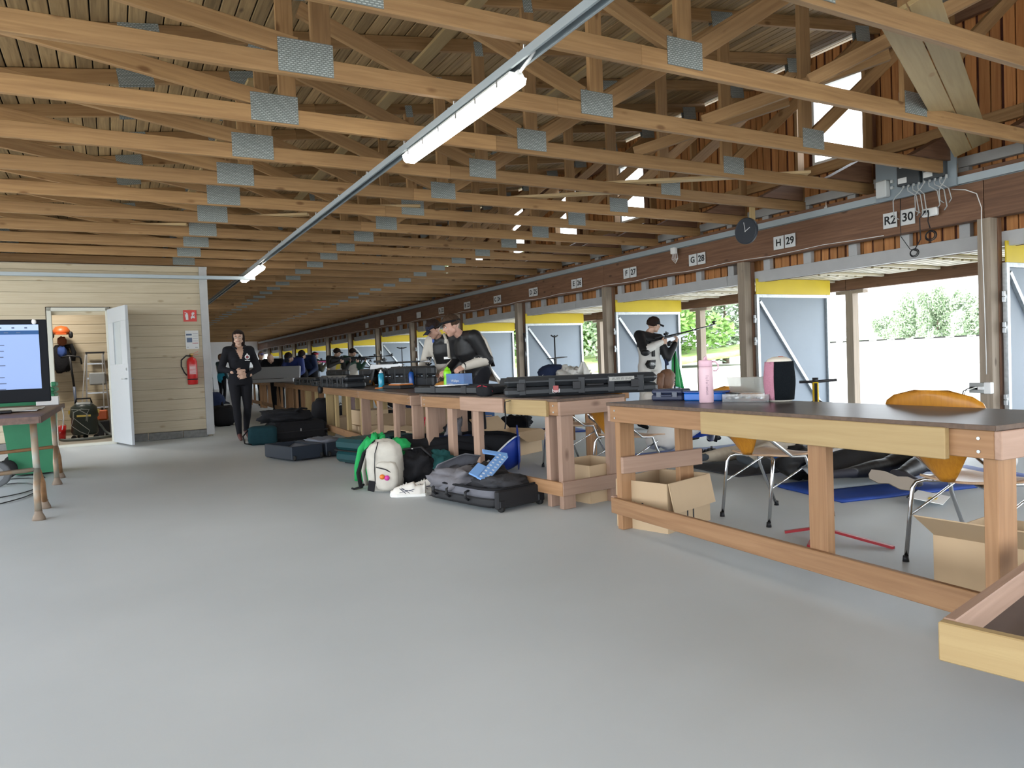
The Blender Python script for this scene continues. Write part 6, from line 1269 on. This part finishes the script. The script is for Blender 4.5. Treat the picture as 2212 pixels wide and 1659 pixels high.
figure('tall man in black leather shooting jacket and visor bending over the third bench', (3.66, 7.62, 0), math.radians(98), J, dict(torso=BKL, uarm=BKL, farmL=sleeve_w, farmR=BKL, thigh=BK, shin=BK, hips=BKL, shoe=BK), 1.80, .012, False, 1.1, hair=(HD, .0, .14), extra=mx_, curl=(.8, .8), loose=1.22, skin=(.50, .29, .22), hd=dict(Ld=V((.3, 1, -.4)), Ln=V((.6, 0, -1)), Rd=V((-.2, 1, -.2)), Rn=V((0, 0, -1))))
# 3 man in a cap beyond him
J = std(1.76)
J['che'] = V((0, .05, 1.22)); J['nek'] = V((0, .13, 1.39)); J['hed'] = V((0, .22, 1.49)); J['hf'] = V((.35, 1, -.6)); J['sL'] = V((-.20, .08, 1.35)); J['sR'] = V((.20, .08, 1.35)); J['eL'] = V((-.27, .10, 1.07)); J['wL'] = V((-.22, .34, .93)); J['eR'] = V((.28, .12, 1.08)); J['wR'] = V((.16, .36, .95))
def m3(t, J, P_, fr, xr, up):
    q = MB(); q.grid(lambda u1, v1: (.02+.10*u1, .13+.02*math.sin(PI*u1), 1.26+.14*v1), 8, 6, .012); q.build('blue_shirt', mat('blue shirt', (.03, .10, .42), .7, var=.4, scale=14), t)
    q = MB(); q.tube([V((-.12, .16, 1.43)), V((-.20, .17, 1.30)), V((-.22, .18, 1.12))], .018, 8); q.box((-.19, .19, 1.33), (.05, .02, .05)); q.build('cream_strap', CRW, t); q = MB(); q.box((-.18, .17, 1.12), (.10, .03, .03)); q.build('buckle', WHITE, t)
figure('man in dark cap and beige and black jacket looking down beyond the tall man', (3.82, 8.75, 0), math.radians(112), J, dict(torso=lambda p, u_, J, fr, xr, up: CRW if (p-J['che']).dot(xr) > .08 or p.z < 1.02 else BKL, uarmL=BKL, uarmR=CRW, farm=CRW, thigh=BK, hips=CRW, shoe=BK), 1.76, .014, False, 1.12, hair=(HB, .0), cap=(mat('dark navy cap', (.018, .02, .035), .8), True), extra=m3, curl=(.9, .9), loose=1.2, skin=(.46, .27, .20), hd=dict(Ld=V((0, .8, -.5)), Ln=V((0, -.5, -1)), Rd=V((0, .8, -.5)), Rn=V((0, -.5, -1))))
# 4 standing shooter with FIN on the hip
def shooter(label, x, y, sc_h, A_, B_, capm, fin=False, accent=None, band=None, vox=.02, gun=ALU, rz=180, z=0., hairm=HB):
    J = std(sc_h); s = sc_h/1.75
    # faces the camera (+Y local), rifle along local -X (world +X)
    J['hed'] = V((-.05, .10, 1.535))*s; J['nek'] = V((-.01, .02, 1.42))*s; J['hf'] = V((-1, .25, -.12)); J['hu'] = V((-.05, .28, 1)); J['sR'] = V((.19, .04, 1.39))*s; J['sL'] = V((-.17, .06, 1.33))*s; J['che'] = V((.01, .02, 1.24))*s; J['pel'] = V((-.02, .02, .95))*s
    J['eR'] = V((.24, .22, 1.16))*s; J['wR'] = V((-.06, .24, 1.27))*s; J['eL'] = V((-.24, .16, 1.04))*s; J['wL'] = V((-.36, .20, 1.24))*s; J['hL'] = V((-.10, .04, .92))*s; J['hR'] = V((.08, 0, .92))*s; J['kL'] = V((-.17, .03, .50))*s; J['aL'] = V((-.22, 0, .085))*s; J['tL'] = V((-.25, .15, .03))*s; J['kR'] = V((.12, .03, .50))*s; J['aR'] = V((.17, 0, .085))*s; J['tR'] = V((.19, .15, .03))*s
    def tz(p, u_, J, fr, xr, up): return A_ if p.z > 1.22*s else (accent if accent and abs((p-J['pel']).dot(xr)) < .06 else B_)
    def ex(t, J, P_, fr, xr, up):
        if not fin: return
        q = MB(); q.prism([(-.075, .0), (-.03, .055), (.055, .06), (.05, -.03), (.02, -.075), (-.04, -.05)], (0, .085, 0), V((.085, .122, .93)), (-1, 0, 0), (0, 0, 1)); q.build('dark_patch', BKL, t); text('lettering', 'FIN', .058, SIGNW, t, (.083, .2085, .928), (PI/2, 0, PI), bold=.0015)
        q = MB(); q.box((.015, .140, 1.12), (.045, .035, .17), None, .004); q.build('dark_strip', BKL, t)
        q = MB(); q.tube([J['eR'], J['eR'].lerp(J['wR'], .55)], [.062, .058], 12); q.build('sleeve_pad', WHC, t)
        q = MB(); q.blob(J['eR']+V((.01, .03, -.03)), (.075, .05, .05), 12, 8); q.build('elbow_patch', BKL, t)
        q = MB(); q.box((-.20, .17, .95), (.06, .02, .10), (0, .2, 0), .004); q.build('hanging_pouch', NAVY, t)
    t = figure(label, (x, y, z), math.radians(rz), J, dict(torso=tz, uarm=A_, farmL=A_, farmR=(WHC if fin else A_), hips=B_, thigh=B_, shoe=BK), sc_h, vox, False, 1.1, hair=(hairm, .0), cap=(capm, True) if capm else None, extra=ex, curl=(.9, .9), loose=1.2, hd=dict(Rd=V((-1, .1, .15)), Rn=V((0, -1, 0)), Ld=V((-.35, 0, 1)), Ln=V((.6, 0, .4))), face=vox < .019)
    if band: q = MB(); s_ = s; q.tube([J['hed']+V((.085*s_*math.cos(a)-.01, .085*s_*math.sin(a), .055*s_)) for a in [2*PI*k/16 for k in range(16)]], .022*s_, 8, closed=True); q.build('head_band', band, t)
    return t
shooter('standing shooter in a white and black jacket marked FIN aiming before a grey shutter', 6.86, 8.4, 1.70, BKL, WHC, CAPM, fin=True, vox=.013)
rifle('silver target rifle held by the standing shooter, muzzle over the open field', (7.12, 8.22, 1.292), (0, math.radians(-10.5), math.radians(-3)))
t = thing('green_cloth', 'bright green cloth hanging from the standing shooter\'s stand', 'cloth', (7.28, 8.3, 0)); MB().grid(lambda u1, v1: ((u1-.5)*(.05+.20*(1-v1)**.8)+.05*(1-v1), .03*math.sin(u1*9), .60+.50*v1-.06*u1*(1-v1)), 12, 14, .006).build('cloth', mat('green satin', (.01, .30, .07), .5), t); Tb('rod', BLACK, t, [(-.02, .02, .0), (0, 0, 1.12)], .012)
t = thing('equipment_stand', 'black stand with optics beside the standing shooter', 'stand', (7.32, 8.55, 0)); Tb('pole', GUN, t, [(0, 0, 0), (0, 0, 1.2)], .014); 
for k in range(3): Tb('leg', GUN, t, [(0, 0, .15), (.25*math.cos(k*2.1), .25*math.sin(k*2.1), .01)], .010, 6)
MB().tube([(-.12, 0, 1.20), (.14, 0, 1.22)], .035, 12).box((.0, 0, 1.14), (.12, .1, .04)).build('spotting_scope', BLACK, t)
# 5 girl with brown hair sitting on the floor with her back to the camera
J = std(1.68); o_ = V((0, 0, -.76))
for k in ('pel', 'che', 'nek', 'hed', 'sL', 'sR', 'hL', 'hR'): J[k] = J[k]+V((0, .0, -.76))
J['che'] += V((0, .05, -.02)); J['nek'] += V((0, .09, -.03)); J['hed'] += V((0, .13, -.05)); J['hf'] = V((0, 1, -.35)); J['sL'] += V((0, .08, -.03)); J['sR'] += V((0, .08, -.03))
J['eL'] = V((-.28, .18, .40)); J['wL'] = V((-.20, .42, .36)); J['eR'] = V((.28, .18, .40)); J['wR'] = V((.24, .42, .34)); J['kL'] = V((-.28, .45, .32)); J['kR'] = V((.28, .45, .32)); J['aL'] = V((-.12, .72, .10)); J['aR'] = V((.14, .74, .10)); J['tL'] = V((-.12, .86, .08)); J['tR'] = V((.14, .88, .08))
figure('brown haired shooter in a white jacket sitting on the floor, back to the camera', (4.97, 5.92, .03), math.radians(-75), J, dict(torso=WHC, uarm=WHC, farm=lambda p, u_, J, fr, xr, up: BKL if u_ > .55 else WHC, hips=WHC, thigh=WHC, shoe=BK), 1.68, .014, True, 1.1, hair=(HM, .05), loose=1.2, extra=lambda t, J, P_, fr, xr, up: MB().tube([P_(.0, -.10, .05), P_(.01, -.15, .02), P_(.02, -.15, -.08), P_(.02, -.12, -.16)], [.025, .04, .038, .012], 10).build('ponytail', HM, t))
rifle('white and blue rifle with black wheels of its rest lying before the seated shooter', (5.6, 5.75, .22), (0, 0, math.radians(-12)), BLA)
# 6 and 7 prone shooters, feet toward the benches
def prone(label, x, y, rz, tm, jm, fm, vox=.014, shoe2=None, sp=.22, sgn=1):
    J = {k: V(v) for k, v in dict(pel=(0, .95, .17), che=(0, 1.25, .22), nek=(0, 1.45, .33), hed=(.02, 1.58, .40), hf=(0, 1, .05), hu=(0, -.1, 1), f=(0, 0, -1), sL=(-.19, 1.38, .27), sR=(.19, 1.38, .27), eL=(-.20, 1.66, .07), wL=(-.06, 1.82, .28), eR=(.30, 1.55, .08), wR=(.08, 1.72, .30), hL=(-.10, .90, .15), hR=(.10, .90, .15), kL=(-sp, .50, .11), kR=(sp*1.2, .52, .16), aL=(-sp*1.3, .09, .11), aR=(sp*1.6, .12, .13), tL=(-sp*1.5, -.04, .10), tR=(sp*2, .0, .10)).items()}
    J['tL'] = J['aL']+V((-.13*sgn, -.10, -.02)); J['tR'] = J['aR']+V((.13, -.06, -.03))
    return figure(label, (x, y, .03), math.radians(rz), J, dict(torso=jm, uarm=jm, farm=jm, hips=tm, thigh=tm, shoe=fm), 1.72, vox, False, 1.12, hair=(HB, .0), cap=(CAPM, True), loose=1.2, curl=(.9, .9))
prone('prone shooter in black trousers on the blue mat, shoe soles toward the benches', 4.62, 3.32, -84, BKL, WHC, mat('dark sneaker', (.04, .04, .05), .6), sp=.12)
q = MB(); q.prism([(-.14, -.03), (-.15, 0), (-.14, .035), (-.06, .045), (.02, .03), (.08, .045), (.13, .035), (.14, 0), (.12, -.04), (.05, -.05), (-.02, -.03), (-.08, -.045)], (0, 0, .02))
t = tag(q.build('shoe_sole', mat('grey rubber sole', (.23, .19, .15), .7), None, (4.53, 3.05, .155), (math.radians(68), math.radians(14), math.radians(-52))), 'grey sole of the prone shooter\'s shoe, upright on the blue mat', 'shoe')
t = thing('rifle_jacket', 'black and grey stiff trouser legs lying folded on the blue mat', 'clothing', (5.15, 3.75, 0), math.radians(-10)); MB().grid(lambda u1, v1: (-.5+1.0*u1, -.18+.36*v1, .05+.22*math.sin(PI*v1)*(.5+.5*math.sin(2.4*u1+.3))+.02*mnoise.noise(V((u1*6, v1*4, 1)))), 22, 14, .012).build('black_side', BKL, t); MB().grid(lambda u1, v1: (-.62+.8*u1, -.30+.22*v1, .03+.14*v1*(1-.6*u1)), 12, 6, .010).build('grey_flap', mat('grey suede', (.22, .24, .25), .8), t); S('padding', BKL, t, (-.35, .22, .14), (.4, .3, .26), e=.8, nz=.3, seed=2)
t = thing('booklet', 'white and yellow booklet lying on the blue mat by the chair', 'booklet', (4.72, 2.92, .035), .4); B('sheet', WHITE, t, (0, 0, .004), (.3, .2, .004), (.15, 0, 0)); B('yellow_block', YST, t, (-.06, -.03, .010), (.06, .05, .003)); B('dark_edge', BLACK, t, (.0, .1, .018), (.3, .02, .01))
prone('second prone shooter in beige trousers lying behind the nearest bench legs', 4.45, 4.62, -82, cloth('beige trousers', (.42, .36, .28), bump=.15), mat('blue jacket', (.02, .10, .40), .6), mat('grey suede shoe', (.05, .06, .07), .8), sp=.14)
rifle('blue rifle held by the second prone shooter', (6.1, 4.5, .36), (0, 0, math.radians(2)), BLA); rifle('silver rifle held by the prone shooter on the blue mat', (6.2, 3.2, .36), (0, 0, math.radians(0)))
rifle('blue and black rifle parts lying on their rest behind the nearest bench', (4.95, 5.15, .12), (math.radians(70), 0, math.radians(-20)), BLA)
t = thing('dark_shoe', 'pair of dark shoes beside the cardboard box marked 11', 'shoe', (3.62, 4.42, 0), math.radians(10)); S('shoe', BLACK, t, (0, 0, .045), (.27, .10, .085), e=.8, nz=.1)
t = thing('blue_trunk', 'blue and white kit bag between the two prone shooters', 'bag', (5.15, 4.25, 0)); S('bag_body', mat('glossy blue cloth', (.015, .12, .45), .3, bump=.5, scale=7), t, (0, 0, .11), (.5, .34, .22), e=.8, nz=.4, seed=3); S('white_side', WHC, t, (.35, .1, .10), (.4, .3, .18), e=.7, nz=.3)
# 8.. small far figures
shooter('far shooter in black and yellow jacket aiming to the right', 5.22, 19.4, 1.66, mat('black yellow jacket', (.03, .03, .03), .6), CRW, CAPM, accent=YEL); shooter('far shooter in black and green jacket just right of the yellow one', 5.70, 19.6, 1.65, mat('dark green jacket', (.02, .06, .04), .6), CRW, CAPM)
rifle('black rifle of the far shooter in yellow', (5.4, 19.2, 1.27), (0, math.radians(-2), 0), BLACK); rifle('black rifle of the far shooter in green', (5.95, 19.4, 1.27), (0, math.radians(-2), 0), BLACK)
shooter('far shooter with a red head band aiming at a rifle with pink parts', 5.5, 23.0, 1.66, mat('olive grey jacket', (.12, .13, .10), .6), mat('slate trousers', (.08, .10, .13), .6), None, band=mat('red band', (.5, .03, .06), .7), hairm=HB)
rifle('rifle with pink fittings of the far shooter with the red band', (5.75, 22.8, 1.27), (0, math.radians(0), 0), mat('pink anodised', (.55, .08, .25), .4)); 
def bender(label, x, y, rz, jm, hm=None, cp=None, h=1.74, dz=0., hands=True):
    J = std(h); J['che'] = V((0, .14, 1.16)); J['nek'] = V((0, .30, 1.28)); J['hed'] = V((0, .42, 1.33)); J['hf'] = V((0, .8, -.9)); J['hu'] = V((0, .8, .7)); J['sL'] = V((-.20, .24, 1.26)); J['sR'] = V((.20, .24, 1.26)); J['eL'] = V((-.30, .32, 1.0)); J['wL'] = V((-.2, .52, .86)); J['eR'] = V((.30, .32, 1.0)); J['wR'] = V((.2, .52, .86))
    return figure(label, (x, y, dz), math.radians(rz), J, dict(torso=jm, uarm=jm, farm=jm, hips=BK, thigh=BK, shoe=BK), h, .02, False, 1.15, hair=(hm, .0) if hm else None, cap=(cp, True) if cp else None, loose=1.15, face=False)
bender('bald man in black bending over the large grey case', 3.55, 18.6, 150, BK); bender('man in blue jacket and dark cap bending beside the bald man', 3.95, 17.8, 130, mat('blue shell jacket', (.012, .03, .16), .6), HB, mat('charcoal cap', (.03, .035, .05), .8)); bender('third person in dark cap behind the man in the blue jacket', 4.35, 18.5, 140, mat('navy blue jacket', (.01, .02, .06), .6), HB, CAPM, dz=.06)
J = std(1.62); figure('person in a violet cap and black top standing left of the bald man', (3.85, 22.5, 0), math.radians(200), J, dict(torso=BK, uarm=BK, farm=BK, hips=BK, thigh=BK, shoe=BK), 1.62, .022, False, 1.1, hair=(HM, .03), cap=(mat('violet cap', (.10, .09, .22), .8), True), face=False)
J = std(1.66); J['eL'] = V((-.27, .08, 1.08)); J['wL'] = V((-.1, .25, 1.0)); figure('person in teal and white jacket and cap at the far bench left of the woman', (3.12, 25.6, 0), math.radians(-60), J, dict(torso=mat('teal jacket', (.02, .07, .09), .6), uarm=WHC, farm=MATS['teal jacket'], hips=mat('cyan cloth', (.02, .35, .55), .7), thigh=BK, shoe=BK), 1.66, .022, False, 1.1, hair=(HM, .05), cap=(CAPM, True), face=False)
